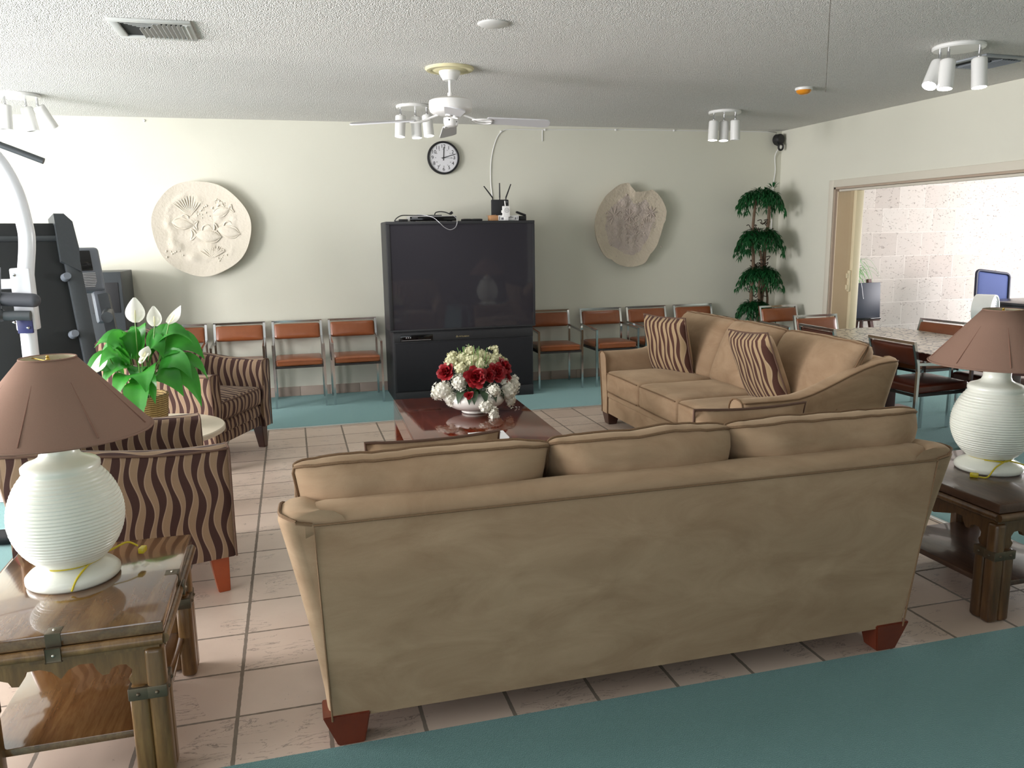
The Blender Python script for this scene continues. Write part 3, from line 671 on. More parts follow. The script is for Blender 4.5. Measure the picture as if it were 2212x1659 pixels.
# ---------------------------------------------------------------- end tables
def fret(L):
    h=L/2
    half=[(-h,.425),(-h,.312),(-h+.022,.308),(-h+.042,.318),(-h+.050,.336),(-h+.040,.350),(-h+.038,.366),(-h+.052,.384),(-h+.072,.386),(-h+.092,.378),(-h+.100,.362),(-h+.118,.360),(-h+.132,.380),(-h+.140,.402),(-h+.175,.404),(-h+.205,.392),(0,.366)]
    return half+[(-x,z) for x,z in reversed(half[:-1])]
def make_end_table(loc,rotz,label,w1,wl):
    t=thing('end_table',label,'end table',loc,rotz); Wd,D,H=.58,.72,.52
    b=MB(); b.box(-Wd/2,Wd/2,-D/2,D/2,H-.040,H,.006); top=obj('tabletop',b,w1,t)
    b=MB()
    for sx in (-1,1):
        x=sx*(Wd/2-.004); y=sx*(D/2-.004)
        b.tube([(x,-D/2+.004,H-.058),(x,D/2-.004,H-.058)],.017,10); b.tube([(-Wd/2+.004,y,H-.058),(Wd/2-.004,y,H-.058)],.017,10)
    b.box(-Wd/2+.02,Wd/2-.02,-D/2+.02,D/2-.02,H-.095,H-.041); obj('moulding',b,wl,t)
    for sx in (-1,1):
        for sy in (-1,1):
            b=MB(); cx,cy=sx*(Wd/2-.036),sy*(D/2-.036); q=.027
            for ox,oy in ((0,0),(-sx*.052,0),(0,-sy*.052)):
                top_z=H-.09 if (ox==0 and oy==0) else .315
                x,y=cx+ox,cy+oy; b.box(x-q,x+q,y-q,y+q,0,top_z,.015,3)
            lg=obj('leg',b,wl,t)
            b=MB(); b.box(cx-sx*.026-.056,cx-sx*.026+.056,cy-sy*.026-.056,cy-sy*.026+.056,.270,.312,.003) if False else None
            x,y=cx,cy
            b=MB(); b.box(x-.0285,x+.0285,y-.0285,y+.0285,.272,.312,.004)
            for ox,oy in ((-sx*.052,0),(0,-sy*.052)): b.box(x+ox-.0285,x+ox+.0285,y+oy-.0285,y+oy+.0285,.272,.312,.004)
            s_=obj('band',b,M['strap'],lg)
            b=MB()
            for ox in (0,-sx*.052): b.sphere((x+ox,y+sy*.029,.292),.006,u=8,v=6)
            for oy in (0,-sy*.052): b.sphere((x+sx*.029,y+oy,.292),.006,u=8,v=6)
            obj('rivet',b,M['strap'],lg)
    for sy in (-1,1):
        b=MB(); b.prism(fret(Wd-.126),-.010,.010,Matrix.Translation((0,sy*(D/2-.036),0))@Matrix.Rotation(R(90),4,'X')); obj('fretwork_apron',b,wl,t)
        b=MB(); b.prism(fret(D-.126),-.010,.010,Matrix.Translation((sy*(Wd/2-.036),0,0))@Matrix.Rotation(R(90),4,'Z')@Matrix.Rotation(R(90),4,'X')); obj('fretwork_apron',b,wl,t)
    b=MB(); b.box(-Wd/2+.045,Wd/2-.045,-D/2+.045,D/2-.045,.135,.160,.004); obj('shelf',b,w1,t)
    for cx,cy,ax in ((0,-D/2,'y'),(0,D/2,'y'),(-Wd/2,0,'x'),(Wd/2,0,'x')):
        b=MB(); s=-1 if (cx+cy)<0 else 1; st=M['strap']
        if ax=='y':
            b.box(-.02,.02,min(cy,cy-s*.042)-.0,max(cy,cy-s*.042),H-.002,H+.0015,.001); b.box(-.02,.02,cy-.002,cy+.002,H-.04,H+.0015); b.box(-.02,.02,cy+s*.010-.004,cy+s*.016,H-.078,H-.036,.003)
            pts=[(0,cy-s*.021,H+.002),(0,cy+s*.016,H-.058)]
        else:
            b.box(min(cx,cx-s*.042),max(cx,cx-s*.042),-.02,.02,H-.002,H+.0015,.001); b.box(cx-.002,cx+.002,-.02,.02,H-.04,H+.0015); b.box(cx+s*.010-.004,cx+s*.016,-.02,.02,H-.078,H-.036,.003)
            pts=[(cx-s*.021,0,H+.002),(cx+s*.016,0,H-.058)]
        so=obj('strap',b,st,t); b=MB()
        for p in pts: b.sphere(p,.005,u=8,v=6)
        obj('stud',b,M['stud'],so)
    return t
make_end_table((-.443,.073,0),0,'brown wooden end table with fretwork apron at the lower left, under a lamp',M['wood'],M['woodleg'])
make_end_table((3.237,.136,0),0,'dark wooden end table to the right of the foreground sofa, under a lamp',M['wooddark'],M['wooddarkleg'])

# ---------------------------------------------------------------- lamps
def make_lamp(loc,rotz,label,cordpts,plug):
    t=thing('table_lamp',label,'table lamp',loc,rotz)
    prof=[(.02,0),(.134,0),(.141,.008),(.141,.022),(.130,.034),(.105,.046),(.088,.056),(.084,.066)]
    N=150
    for i in range(N+1):
        s=i/N; z=.066+.300*s
        r=.074+.096*math.sin(PI*(s*.93+.035))**.62 if s<.5 else .098+.072*math.sin(PI*(s*.93+.035))**.75
        g=.0024*math.sin(2*PI*s*27)*min(1,s*6,(1-s)*9)
        prof.append((r+g,z))
    prof+=[(.112,.368),(.115,.374),(.115,.388),(.106,.396),(.080,.405),(.062,.416),(.056,.432),(.056,.456),(.052,.462),(.02,.463)]
    b=MB(); b.lathe(prof,56); obj('base',b,M['glaze'],t,sharp=60)
    b=MB(); b.cyl((0,0,.46),(0,0,.52),.018); b.cyl((0,0,.51),(0,0,.56),.016); obj('socket',b,M['gold'],t)
    b=MB(); b.sphere((0,0,.605),.032,(1,1,1.25)); obj('bulb',b,M['lampoff'],t)
    zb,zt_,rb,rt=.495,.732,.283,.080
    b=MB(); n=72
    out=[[Vector(((rb-(rb-rt)*k)*math.cos(2*PI*i/n),(rb-(rb-rt)*k)*math.sin(2*PI*i/n),zb+(zt_-zb)*k)) for i in range(n)] for k in (0,.25,.5,.75,1)]
    inn=[[Vector(((rb-.004-(rb-rt)*k)*math.cos(2*PI*i/n),(rb-.004-(rb-rt)*k)*math.sin(2*PI*i/n),zb+(zt_-zb)*k)) for i in range(n)] for k in (1,.75,.5,.25,0)]
    rg=out+inn; rg.append(rg[0]); b.quadring(rg,True,False); bmesh.ops.remove_doubles(b.bm,verts=b.bm.verts,dist=1e-5)
    for f in b.bm.faces:
        q=f.calc_center_median(); q.z=0
        if q.length < rb-.002-(rb-rt)*((f.calc_center_median().z-zb)/(zt_-zb)): f.material_index=1
    sh=obj('lamp_shade',b,[M['shade'],M['shadein']],t,sharp=60)
    b=MB()
    for i in range(8):
        a=2*PI*i/8+.35; b.tube([((rb*.955+.001)*math.cos(a),(rb*.955+.001)*math.sin(a),zb+.016),((rt+.010)*math.cos(a),(rt+.010)*math.sin(a),zt_-.016)],.0020,6)
    obj('shade_seam',b,M['seam'],sh)
    b=MB(); b.tube([(rb*math.cos(2*PI*i/48),rb*math.sin(2*PI*i/48),zb) for i in range(48)],.004,6,closed=True); b.tube([(rt*math.cos(2*PI*i/32),rt*math.sin(2*PI*i/32),zt_) for i in range(32)],.003,6,closed=True); obj('shade_trim',b,M['shade'],sh)
    b=MB(); b.tube([(0,0,.56),(.05,0,.60),(.052,0,.66),(0,0,.722)],.002,6); b.tube([(0,0,.56),(-.05,0,.60),(-.052,0,.66),(0,0,.722)],.002,6)
    for a in (0,2.1,4.2): b.tube([(0,0,.721),(.078*math.cos(a),.078*math.sin(a),.727)],.002,6)
    obj('harp',b,M['gold'],t)
    b=MB(); b.sphere((0,0,.727),.007); b.sphere((0,0,.736),.005); obj('finial',b,M['gold'],t)
    c=None
    b=MB(); b.tube(smooth_path(cordpts,5),.0035,6); c=obj('cord',b,M['cord'],t)
    b=MB(); b.boxc(plug[0],(.020,.034,.020),(0,0,plug[1]),.004); obj('plug',b,M['cord'],c)
    return t
def wrap(a0,a1,r,z0,z1,n=9,sag=0):
    return [(r*math.cos(R(a0+(a1-a0)*i/n)),r*math.sin(R(a0+(a1-a0)*i/n)),z0+(z1-z0)*i/n-sag*math.sin(PI*i/n)) for i in range(n+1)]
cl=[(-.02,-.150,.010),(.0,-.125,.038),(.03,-.100,.060)]+wrap(-60,45,.092,.064,.066,5)+wrap(45,225,.090,.066,.064,6)+wrap(225,345,.094,.062,.068,6)+[(.125,.0,.07),(.17,.02,.075),(.20,.01,.058)]
make_lamp((-.482,.130,.5205),R(18),'white ribbed ceramic lamp with mauve shade at the left edge, on the brown end table',cl,((.212,.0,.045),R(-30)))
cr=[(-.13,-.13,.0045),(-.10,-.145,.006),(-.05,-.12,.04),(.0,-.10,.058)]+wrap(-80,45,.092,.062,.064,5)+wrap(45,225,.090,.066,.064,6)+wrap(225,300,.093,.062,.056,4)+[(.09,-.105,.045),(.115,-.085,.036)]
make_lamp((3.312,.190,.5205),R(-12),'white ribbed ceramic lamp with mauve shade at the right edge, on the dark end table',cr,((-.145,-.12,.010),R(60)))

# ---------------------------------------------------------------- projection television and what lies on it
tv=thing('projection_television','huge black floor-standing projection television against the back wall','television',(1.895,5.08,0))
b=MB(); z0,z1=.705,1.757
rings=[[Vector((-.735,.02,z0)),Vector((.735,.02,z0)),Vector((.735,.02,z1)),Vector((-.735,.02,z1))],[Vector((-.735,.42,z0)),Vector((.735,.42,z0)),Vector((.735,.42,z1)),Vector((-.735,.42,z1))],[Vector((-.66,.70,z0)),Vector((.66,.70,z0)),Vector((.66,.70,z1-.004)),Vector((-.66,.70,z1-.004))]]
b.quadring(rings,True,True); bmesh.ops.bevel(b.bm,geom=list(b.bm.edges),offset=.006,segments=2,affect='EDGES'); obj('upper_cabinet',b,M['cabinet'],tv)
b=MB()
for x0,x1,za,zb2 in ((-.735,.735,z1-.028,z1),(-.735,.735,z0,z0+.018),(-.735,-.700,z0+.018,z1-.028),(.715,.735,z0+.018,z1-.028)): b.box(x0,x1,-.012,.022,za,zb2,.004)
obj('screen_bezel',b,M['cabinet'],tv)
b=MB(); b.box(-.700,.715,-.004,.02,z0+.018,z1-.028); obj('screen',b,M['screen'],tv)
b=MB(); b.box(-.705,.712,.012,.70,0,.703,.006); obj('lower_cabinet',b,M['cabinet'],tv)
b=MB(); b.box(-.700,.708,-.004,.016,.605,.692,.004); strip=obj('control_strip',b,M['cabinet'],tv)
b=MB(); b.box(-.64,-.32,-.008,.0,.610,.672,.003); pn=obj('control_panel',b,M['glossblack'],strip)
b=MB()
for i in range(3): b.box(-.585+i*.020,-.576+i*.020,-.0095,-.008,.640,.652)
b.box(-.63,-.34,-.0095,-.008,.618,.621); obj('control_buttons',b,M['silver'],strip)
b=MB(); b.text('MITSUBISHI',.021,facing((-.008,-.0045,.635),(1,0,0),(0,0,1)))
for dx,dz in ((0,.011),(-.006,0),(.006,0)): b.prism([(-.078+dx-.006,.633+dz),(-.078+dx,.633+dz-.0055),(-.078+dx+.006,.633+dz),(-.078+dx,.633+dz+.0055)],0,.001,Matrix.Translation((0,-.0045,0))@Matrix.Rotation(R(90),4,'X'))
obj('badge',b,M['badge'],strip)
b=MB(); b.box(-.690,.698,-.002,.014,.115,.592,.004); obj('speaker_grille',b,M['grille'],tv)
b=MB(); b.box(-.700,.708,-.004,.014,0,.105,.004); obj('plinth',b,M['cabinet'],tv)
ZT=1.7575
# disc player, cables
dv=thing('disc_player','slim black and silver disc player lying on the television, left side','disc player',(1.63,5.26,ZT))
b=MB(); b.box(-.225,.225,-.11,.11,.006,.052,.003); obj('case',b,M['silver'],dv)
b=MB(); b.box(-.226,.226,-.118,-.108,.004,.046,.002); fp=obj('front_panel',b,M['glossblack'],dv)
b=MB(); b.box(-.208,-.152,-.1190,-.118,.032,.038); obj('maker_mark',b,M['silver'],fp)
b=MB()
for sx in (-.18,.18):
    for sy in (-.08,.08): b.cyl((sx,sy,0),(sx,sy,.008),.012)
obj('feet',b,M['matteblack'],dv)
b=MB(); b.boxc((0,0,.012),(.085,.05,.024),None,.003); o=obj('power_adapter',b,M['matteblack'],loc=(1.345,5.19,ZT)); tag(o,'small black power brick at the left end of the disc player','power adapter')
b=MB(); b.tube(smooth_path([(1.255,5.15,ZT+.005),(1.28,5.16,ZT+.035),(1.33,5.18,ZT+.058),(1.40,5.20,ZT+.060),(1.50,5.20,ZT+.058),(1.60,5.19,ZT+.057),(1.72,5.18,ZT+.058)]),.005,8); b.tube(smooth_path([(1.255,5.15,ZT+.005),(1.29,5.13,ZT+.006),(1.33,5.14,ZT+.006)]),.005,8); o=obj('power_cable',b,M['matteblack']); tag(o,'thick black cable arching onto the disc player from the left','cable')
b=MB(); b.tube(smooth_path([(1.475,5.17,ZT+.066),(1.54,5.155,ZT+.060),(1.62,5.10,ZT+.035),(1.67,5.055,ZT-.012),(1.72,5.050,ZT-.060),(1.775,5.050,ZT-.082),(1.825,5.052,ZT-.06),(1.845,5.056,ZT-.01),(1.845,5.10,ZT+.03),(1.825,5.17,ZT+.056)]),.0026,8); o=obj('grey_cable',b,M['silver']); tag(o,'thin grey cable drooping over the top of the television screen','cable')
b=MB(); b.tube(smooth_path([(1.66,5.24,ZT+.062),(1.672,5.24,ZT+.085),(1.71,5.24,ZT+.094),(1.76,5.24,ZT+.090),(1.80,5.23,ZT+.075),(1.81,5.22,ZT+.067)]),.0055,8); b.boxc((1.822,5.215,ZT+.080),(.030,.018,.026),(0,R(-35),0),.003); o=obj('coiled_cable',b,M['matteblack']); tag(o,'black cable loop with plug standing up on the disc player','cable')
for x,a,l,lb in ((1.962,8,.10,'black remote control, the left of two beside the disc player'),(2.062,-4,.11,'black remote control, the right of two, nearer the cardboard box')):
    t=thing('remote_control',lb,'remote control',(x,5.16,ZT),R(90+a),'remote controls on the television'); b=MB(); b.box(-.03,.03,-l/2-.0,l/2,0,.020,.007); obj('case',b,M['matteblack'],t)
    b=MB()
    for i in range(4):
        for j in range(3): b.box(-.018+j*.014,-.010+j*.014,-.035+i*.018,-.025+i*.018,.0195,.0215)
    obj('buttons',b,M['black2'],t)
b=MB(); b.boxc((0,0,.026),(.085,.10,.052),None,.002); b.boxc((-.02,0,.0535),(.075,.10,.003),(0,R(-5),0)); o=obj('cardboard_box',b,M['board'],loc=(2.240,5.20,ZT)); tag(o,'small brown cardboard box on the television beside the white box','box')
wb=thing('white_box','flat white printed box under the router on the television','box',(2.385,5.24,ZT))
b=MB(); b.box(-.105,.105,-.09,.09,0,.052,.002); obj('carton',b,M['white'],wb)
b=MB()
for x0,x1,za,zb2 in ((-.098,-.088,.008,.042),(-.075,-.05,.010,.030),(-.045,-.020,.034,.042),(.0,.050,.028,.034),(.0,.030,.038,.042),(.065,.078,.010,.032),(.088,.094,.012,.04)): b.box(x0,x1,-.0912,-.0898,za,zb2)
obj('printing',b,M['greyprint'],wb)
rt=thing('router','black upright wireless router with three aerials, standing behind the white extender','router',(2.368,5.42,ZT))
b=MB(); b.box(-.090,.090,-.018,.018,0,.215,.008); obj('case',b,M['cabinet'],rt)
b=MB(); b.box(-.075,.075,-.03,.04,0,.012,.004); obj('stand',b,M['matteblack'],rt)
b=MB(); b.text('ASUS',.013,facing((.065,-.0185,.192),(1,0,0),(0,0,1))); obj('lettering',b,M['silver'],rt)
for x,a in ((-.075,-38),(.0,0),(.065,22)):
    b=MB(); p=Vector((x,.0,.215)); b.cyl(p,p+Vector((0,0,.022)),.006); q=p+Vector((0,0,.02)); d=Vector((math.sin(R(a)),0,math.cos(R(a)))); b.tube([q,q+d*.02,q+d*.145],[.008,.0075,.0055],8); obj('aerial',b,M['matteblack'],rt)
ex=thing('wifi_extender','small white extender with round dial, in front of the router','extender',(2.352,5.12,ZT))
b=MB(); b.box(-.036,.036,-.014,.014,.034,.140,.004); b.box(-.046,-.034,-.008,.010,.075,.100,.003); obj('case',b,M['white'],ex)
b=MB(); b.box(-.022,.022,-.012,.012,0,.036,.003); obj('plug_base',b,M['white'],ex)
b=MB(); b.cyl((-.006,0,.138),(-.012,0,.190),.005); obj('aerial',b,M['white'],ex)
b=MB(); b.tube([(.004+.022*math.cos(a*PI/12),-.0145,.098+.022*math.sin(a*PI/12)) for a in range(24)],.0016,5,closed=True); b.tube([(.004+.012*math.cos(a*PI/12),-.0145,.098+.012*math.sin(a*PI/12)) for a in range(24)],.0010,5,closed=True); b.sphere((.004,-.0145,.098),.004,u=8,v=6); obj('dial',b,M['greyprint'],ex)
ph=thing('cordless_phone','black handset tilted on its cradle at the right end of the television top','phone',(2.545,5.22,ZT))
b=MB(); b.box(-.035,.035,-.035,.035,0,.045,.005); obj('cradle',b,M['matteblack'],ph)
b=MB(); b.boxc((-.012,0,.068),(.105,.045,.020),(0,R(20),0),.007); obj('handset',b,M['matteblack'],ph)

# ---------------------------------------------------------------- wall clock, cable, plaques
ck=thing('wall_clock','round black-rimmed wall clock above the television','clock',(1.872,YB,2.416))
My=Matrix.Rotation(R(90),4,'X')    # local z -> -y
b=MB(); b.lathe([(.02,0),(.165,0),(.168,.01),(.168,.036),(.163,.044),(.153,.045),(.148,.040),(.147,.028),(.02,.028)],64,My); obj('rim',b,M['matteblack'],ck)
b=MB(); b.lathe([(.0,.024),(.1475,.024),(.1475,.030),(.0,.030)],64,My); obj('dial',b,M['dial'],ck)
b=MB()
for h in range(1,13):
    a=R(90-30*h); rr=.114; b.text(str(h),.050,facing((rr*math.cos(a),-.0305,rr*math.sin(a)),(1,0,0),(0,0,1)))
    b.text(str(h+12),.014,facing((.082*math.cos(a),-.0305,.086*math.sin(a)),(1,0,0),(0,0,1)))
for m_ in range(60):
    a=R(6*m_); l=.007 if m_%5==0 else .003; c_,s_=math.cos(a),math.sin(a); b.boxc((.141*c_,-.0305,.141*s_),(l,.0008,.0022),Matrix.Rotation(-a,4,'Y'))
obj('numerals',b,M['ink'],ck)
def hand(name,deg,l,w,back,y):
    b=MB(); a=R(deg); b.boxc((math.sin(a)*(l-back)/2,-y,math.cos(a)*(l-back)/2),(w,.0015,l+back),Matrix.Rotation(a,4,'Y')); obj(name,b,M['ink'],ck)
hand('hour_hand',4,.108,.0075,.028,.034); hand('minute_hand',73,.132,.0062,.020,.036); hand('second_hand',92,.118,.0018,.03,.038)
b=MB(); b.cyl((0,-.03,0),(0,-.041,0),.007); obj('hub',b,M['ink'],ck)
b=MB(); b.tube(smooth_path([(2.40,5.62,1.80),(2.40,5.80,1.93),(2.386,5.826,2.08),(2.378,5.826,2.23),(2.388,5.826,2.40),(2.420,5.826,2.54),(2.465,5.826,2.645),(2.52,5.826,2.698),(2.60,5.826,2.716),(2.958,5.826,2.718),(3.4,5.826,2.728),(3.8,5.826,2.735),(4.5,5.826,2.741),(5.2,5.826,2.745),(5.76,5.826,2.745)],6),.0045,8); b.tube([(2.958,5.826,2.72),(2.957,5.826,2.60)],.004,8)
for p in ((2.50,2.692),(2.985,2.718),(3.8,2.733),(4.5,2.739)): b.boxc((p[0],5.824,p[1]),(.02,.018,.02),None,.004)
o=obj('wall_cable',b,M['white']); tag(o,'white cable clipped along the top of the back wall, dropping to the router','cable')
b=MB(); b.boxc((0,0,0),(.018,.012,.018),(0,R(30),0),.003); o=obj('wall_hook',b,M['white'],loc=(-.975,YB-.006,2.728)); tag(o,'tiny white hook at the ceiling line above the round plaque','hook')

def relief_disc(b,outline,n_ang,depth,dome,seed,amp,inner,rings_=26,rim=.03,mat_inner=None):
    # outline(ang)->radius; front faces -y
    rows=[]
    for k in range(rings_+1):
        s=k/rings_; row=[]
        for i in range(n_ang):
            a=2*PI*i/n_ang; r=outline(a)*s
            x,z=r*math.cos(a),r*math.sin(a); h=depth+dome*(s**2.2)
            if s<inner+.1:
                fall=1-smst(inner-.08,inner+.1,s); n1=noise.noise(Vector((x*9+seed,z*9,seed))); n2=noise.noise(Vector((x*30,z*30+seed,2.0)))
                h+=fall*amp*(max(0,n1)*1.2+abs(n2)*.6*max(0,noise.noise(Vector((x*5,z*5,seed+4)))+.15))
            h+=.004*noise.noise(Vector((x*3,z*3,seed+9)))
            row.append(Vector((x,-h,z)))
        rows.append(row)
    back=[Vector((p.x*.985,p.y+rim,p.z*.985)) for p in rows[-1]]; back2=[Vector((p.x*.55,-.0,p.z*.55)) for p in rows[-1]]
    cpt=sum(rows[1],Vector((0,0,0)))/n_ang; rows[0]=[cpt+(p-cpt)*.02 for p in rows[1]]
    k0=len(b.bm.faces); b.quadring(rows+[back,back2],True,True)
    if mat_inner is not None:
        b.bm.faces.ensure_lookup_table()
        for f in b.bm.faces[k0:]:
            c=f.calc_center_median(); a=math.atan2(c.z,c.x); rr=math.hypot(c.x,c.z)/outline(a)
            if rr<inner+.06*noise.noise(Vector((c.x*8,c.z*8,seed))) and c.y<-.02: f.material_index=1
def stroke(b,pts,y,r): b.tube(smooth_path([Vector((x,y(x,z) if callable(y) else y,z)) for x,z in pts],5),[r*(.35+.65*math.sin(PI*min(1,max(0,i/(5*(len(pts)-1)))))) for i in range(5*(len(pts)-1)+1)],6)
# round plaque with fishes
pl=thing('round_wall_plaque','large round cream plaster plaque with fish relief on the back wall at left','wall plaque',(-.535,YB,1.722))
ro=lambda a:.452+.006*math.sin(3*a+1)+.004*math.sin(7*a)
b=MB(); relief_disc(b,ro,128,.050,.055,3.0,.020,.74,36); obj('disc',b,M['plaster'],pl,sharp=70)
yy=lambda x,z:-(.053+.055*((math.hypot(x,z)/.452)**2.2))
def fish(cx,cz,s,fl_,rot):
    b=MB(); T=lambda q:(cx+fl_*s*(q[0]*math.cos(rot)-q[1]*math.sin(rot)),cz+s*(q[0]*math.sin(rot)+q[1]*math.cos(rot)))
    rows=[]
    for i in range(13):
        u=-1+1.95*i/12; hh=.5*max(.04,(1-((u+.05)/1.0)**2)) if abs(u)<.97 else .06; row=[]
        for k in range(9):
            v=-1+k/4; x,z=T((u,v*hh)); row.append(Vector((x,yy(x,z)-.020*s/.11*(1-v*v)**.5*max(.1,1-u*u)**.4+.001,z)))
        rows.append(row)
    b.grid(rows)
    for ln in ([(-1,0),(-.6,.42),(0,.52),(.6,.25),(.95,.05)],[(-1,0),(-.6,-.42),(0,-.52),(.6,-.25),(.95,-.05)],[(.9,.05),(1.15,.35),(1.35,.45)],[(.9,-.05),(1.15,-.35),(1.35,-.45)],[(1.35,.45),(1.2,0),(1.35,-.45)],[(-.45,.4),(-.3,0),(-.45,-.4)],[(-.1,.15),(.3,.15)],[(-.1,0),(.35,0)],[(-.1,-.15),(.3,-.15)],[(-.3,.5),(0,.85),(.4,.75),(.5,.3)]):
        stroke(b,[T(q) for q in ln],yy,.0085)
    obj('fish_relief',b,M['plaster'],pl,sharp=70)
fish(-.17,.05,.10,1,-.15); fish(.05,-.07,.12,-1,.1); fish(.24,-.03,.11,-1,.25); fish(.19,.16,.085,1,.3)
b=MB()
for i in range(11): stroke(b,[(-.10,.12),(-.10+.19*math.cos(R(50+9*i)),.12+.19*math.sin(R(50+9*i)))],yy,.0065)
obj('fan_coral_relief',b,M['plaster'],pl,sharp=70)
b=MB()
for i in range(24): a=rnd.uniform(.6,2.5); stroke(b,[(.08+rnd.uniform(-.03,.03),-.28),(.08+.15*math.cos(a),-.28+.15*math.sin(a)-.03)],yy,.0075)
obj('seaweed_relief',b,M['plaster'],pl,sharp=70)
for cx,cz in ((-.25,-.19),(.12,-.25),(.16,.25),(.0,.17)):
    b=MB()
    for i in range(22): x,z=cx+rnd.gauss(0,.045),cz+rnd.gauss(0,.03); b.sphere((x,yy(x,z)+.004,z),rnd.uniform(.006,.012),u=8,v=6)
    obj('pebble_relief',b,M['plaster'],pl,sharp=70)
# notched shell-shaped plaque
p2=thing('notched_wall_plaque','irregular buff plaster plaque with a notched top, right of the television','wall plaque',(3.955,YB,1.705))
pts_=[(0,.392),(8,.425),(20,.455),(30,.460),(45,.464),(56,.460),(66,.405),(74,.378),(82,.366),(88,.400),(95,.462),(105,.462),(125,.442),(150,.430),(180,.428),(205,.436),(230,.454),(238,.440),(244,.448),(255,.455),(265,.460),(290,.456),(308,.400),(322,.392),(337,.378),(350,.380)]
def ro2(a):
    d=math.degrees(a)%360
    for i in range(len(pts_)):
        a0,r0=pts_[i]; a1,r1=pts_[(i+1)%len(pts_)]; a1=a1 if a1>a0 else a1+360
        if a0<=d<a1: t=(d-a0)/(a1-a0); t=t*t*(3-2*t); return r0+(r1-r0)*t
    return .45
b=MB(); relief_disc(b,ro2,140,.055,.05,11.0,.030,.68,40,.035,1); obj('slab',b,[M['plaster2'],M['mauve']],p2,sharp=70)
yz=lambda x,z:-(.060+.05*((math.hypot(x,z)/.45)**2.2))
for cx,cz,rr,n_,a0,a1 in ((.03,-.12,.10,9,40,140),(.20,-.06,.13,9,20,120),(-.20,.10,.10,10,0,360),(.0,.10,.08,8,0,360),(.25,.14,.07,8,0,360)):
    b=MB()
    for i in range(n_):
        a=R(a0+(a1-a0)*i/n_); stroke(b,[(cx,cz),(cx+rr*math.cos(a),cz+rr*math.sin(a))],yz,.0085)
    obj('shell_relief',b,M['mauve'],p2,sharp=70)
b=MB()
for i in range(110):
    x,z=rnd.gauss(-.02,.14),rnd.gauss(.0,.13); b.sphere((x,yz(x,z)+.003,z),rnd.uniform(.006,.012),u=8,v=6)
o=obj('pebble_relief',b,M['mauve'],p2,sharp=70); o['kind']='stuff'

# ---------------------------------------------------------------- ceiling things
fan=thing('ceiling_fan','white four-bladed ceiling fan hanging from a cream medallion','ceiling fan',(1.421,3.095,HC))
b=MB(); b.lathe([(.02,0),(.168,0),(.170,-.008),(.160,-.018),(.135,-.020),(.120,-.014),(.10,-.024),(.07,-.022),(.02,-.02)],56); obj('medallion',b,M['medal'],fan)
b=MB(); b.lathe([(.02,-.015),(.074,-.02),(.075,-.035),(.068,-.045),(.052,-.075),(.045,-.082),(.016,-.083)],40); obj('canopy',b,M['fanwhite'],fan)
b=MB(); b.cyl((0,0,-.08),(0,0,-.20),.012); b.cyl((0,0,-.165),(0,0,-.205),.019); obj('downrod',b,M['fanwhite'],fan)
b=MB(); b.lathe([(.02,-.195),(.06,-.198),(.12,-.205),(.148,-.218),(.152,-.235),(.152,-.268),(.145,-.290),(.125,-.305),(.085,-.315),(.06,-.318),(.02,-.32)],56); obj('motor_housing',b,M['fanwhite'],fan,sharp=50)
b=MB(); b.lathe([(.02,-.315),(.030,-.318),(.030,-.328),(.052,-.332),(.053,-.360),(.046,-.385),(.036,-.392),(.01,-.394)],40); sh_=obj('switch_housing',b,M['fanwhite'],fan)
b=MB(); b.sphere((-.022,-.046,-.350),.006,u=8,v=6); b.sphere((.03,-.040,-.362),.005,u=8,v=6); obj('screws',b,M['matteblack'],sh_)
for i,a in enumerate((-9,81,171,261)):
    Ma=Matrix.Rotation(R(a),4,'Z'); Mt=Ma@Matrix.Translation((0,0,-.335))@Matrix.Rotation(R(3),4,'Y')@Matrix.Rotation(R(-13),4,'X')
    b=MB(); P=[(.26,-.052),(.66,-.068),(.685,-.060),(.70,-.035),(.70,.035),(.685,.060),(.66,.068),(.26,.052),(.245,.02),(.245,-.02)]
    b.prism(P,-.004,.004,Mt); bl=obj('blade',b,M['blade'],fan)
    b=MB()
    for sy in (-1,1): b.tube([Mt@Vector(p) for p in smooth_path([(.15,0,-.002),(.19,sy*.03,-.008),(.235,sy*.042,-.009),(.275,sy*.035,-.008),(.285,sy*.012,-.008),(.25,sy*.004,-.008)],5)],.0055,6)
    b.tube([Ma@Vector((.09,0,-.312)),Ma@Vector((.13,0,-.326)),Mt@Vector((.19,0,-.004)),Mt@Vector((.26,0,-.008))],[.009,.008,.006,.006],8); obj('blade_iron',b,M['fanwhite'],bl)
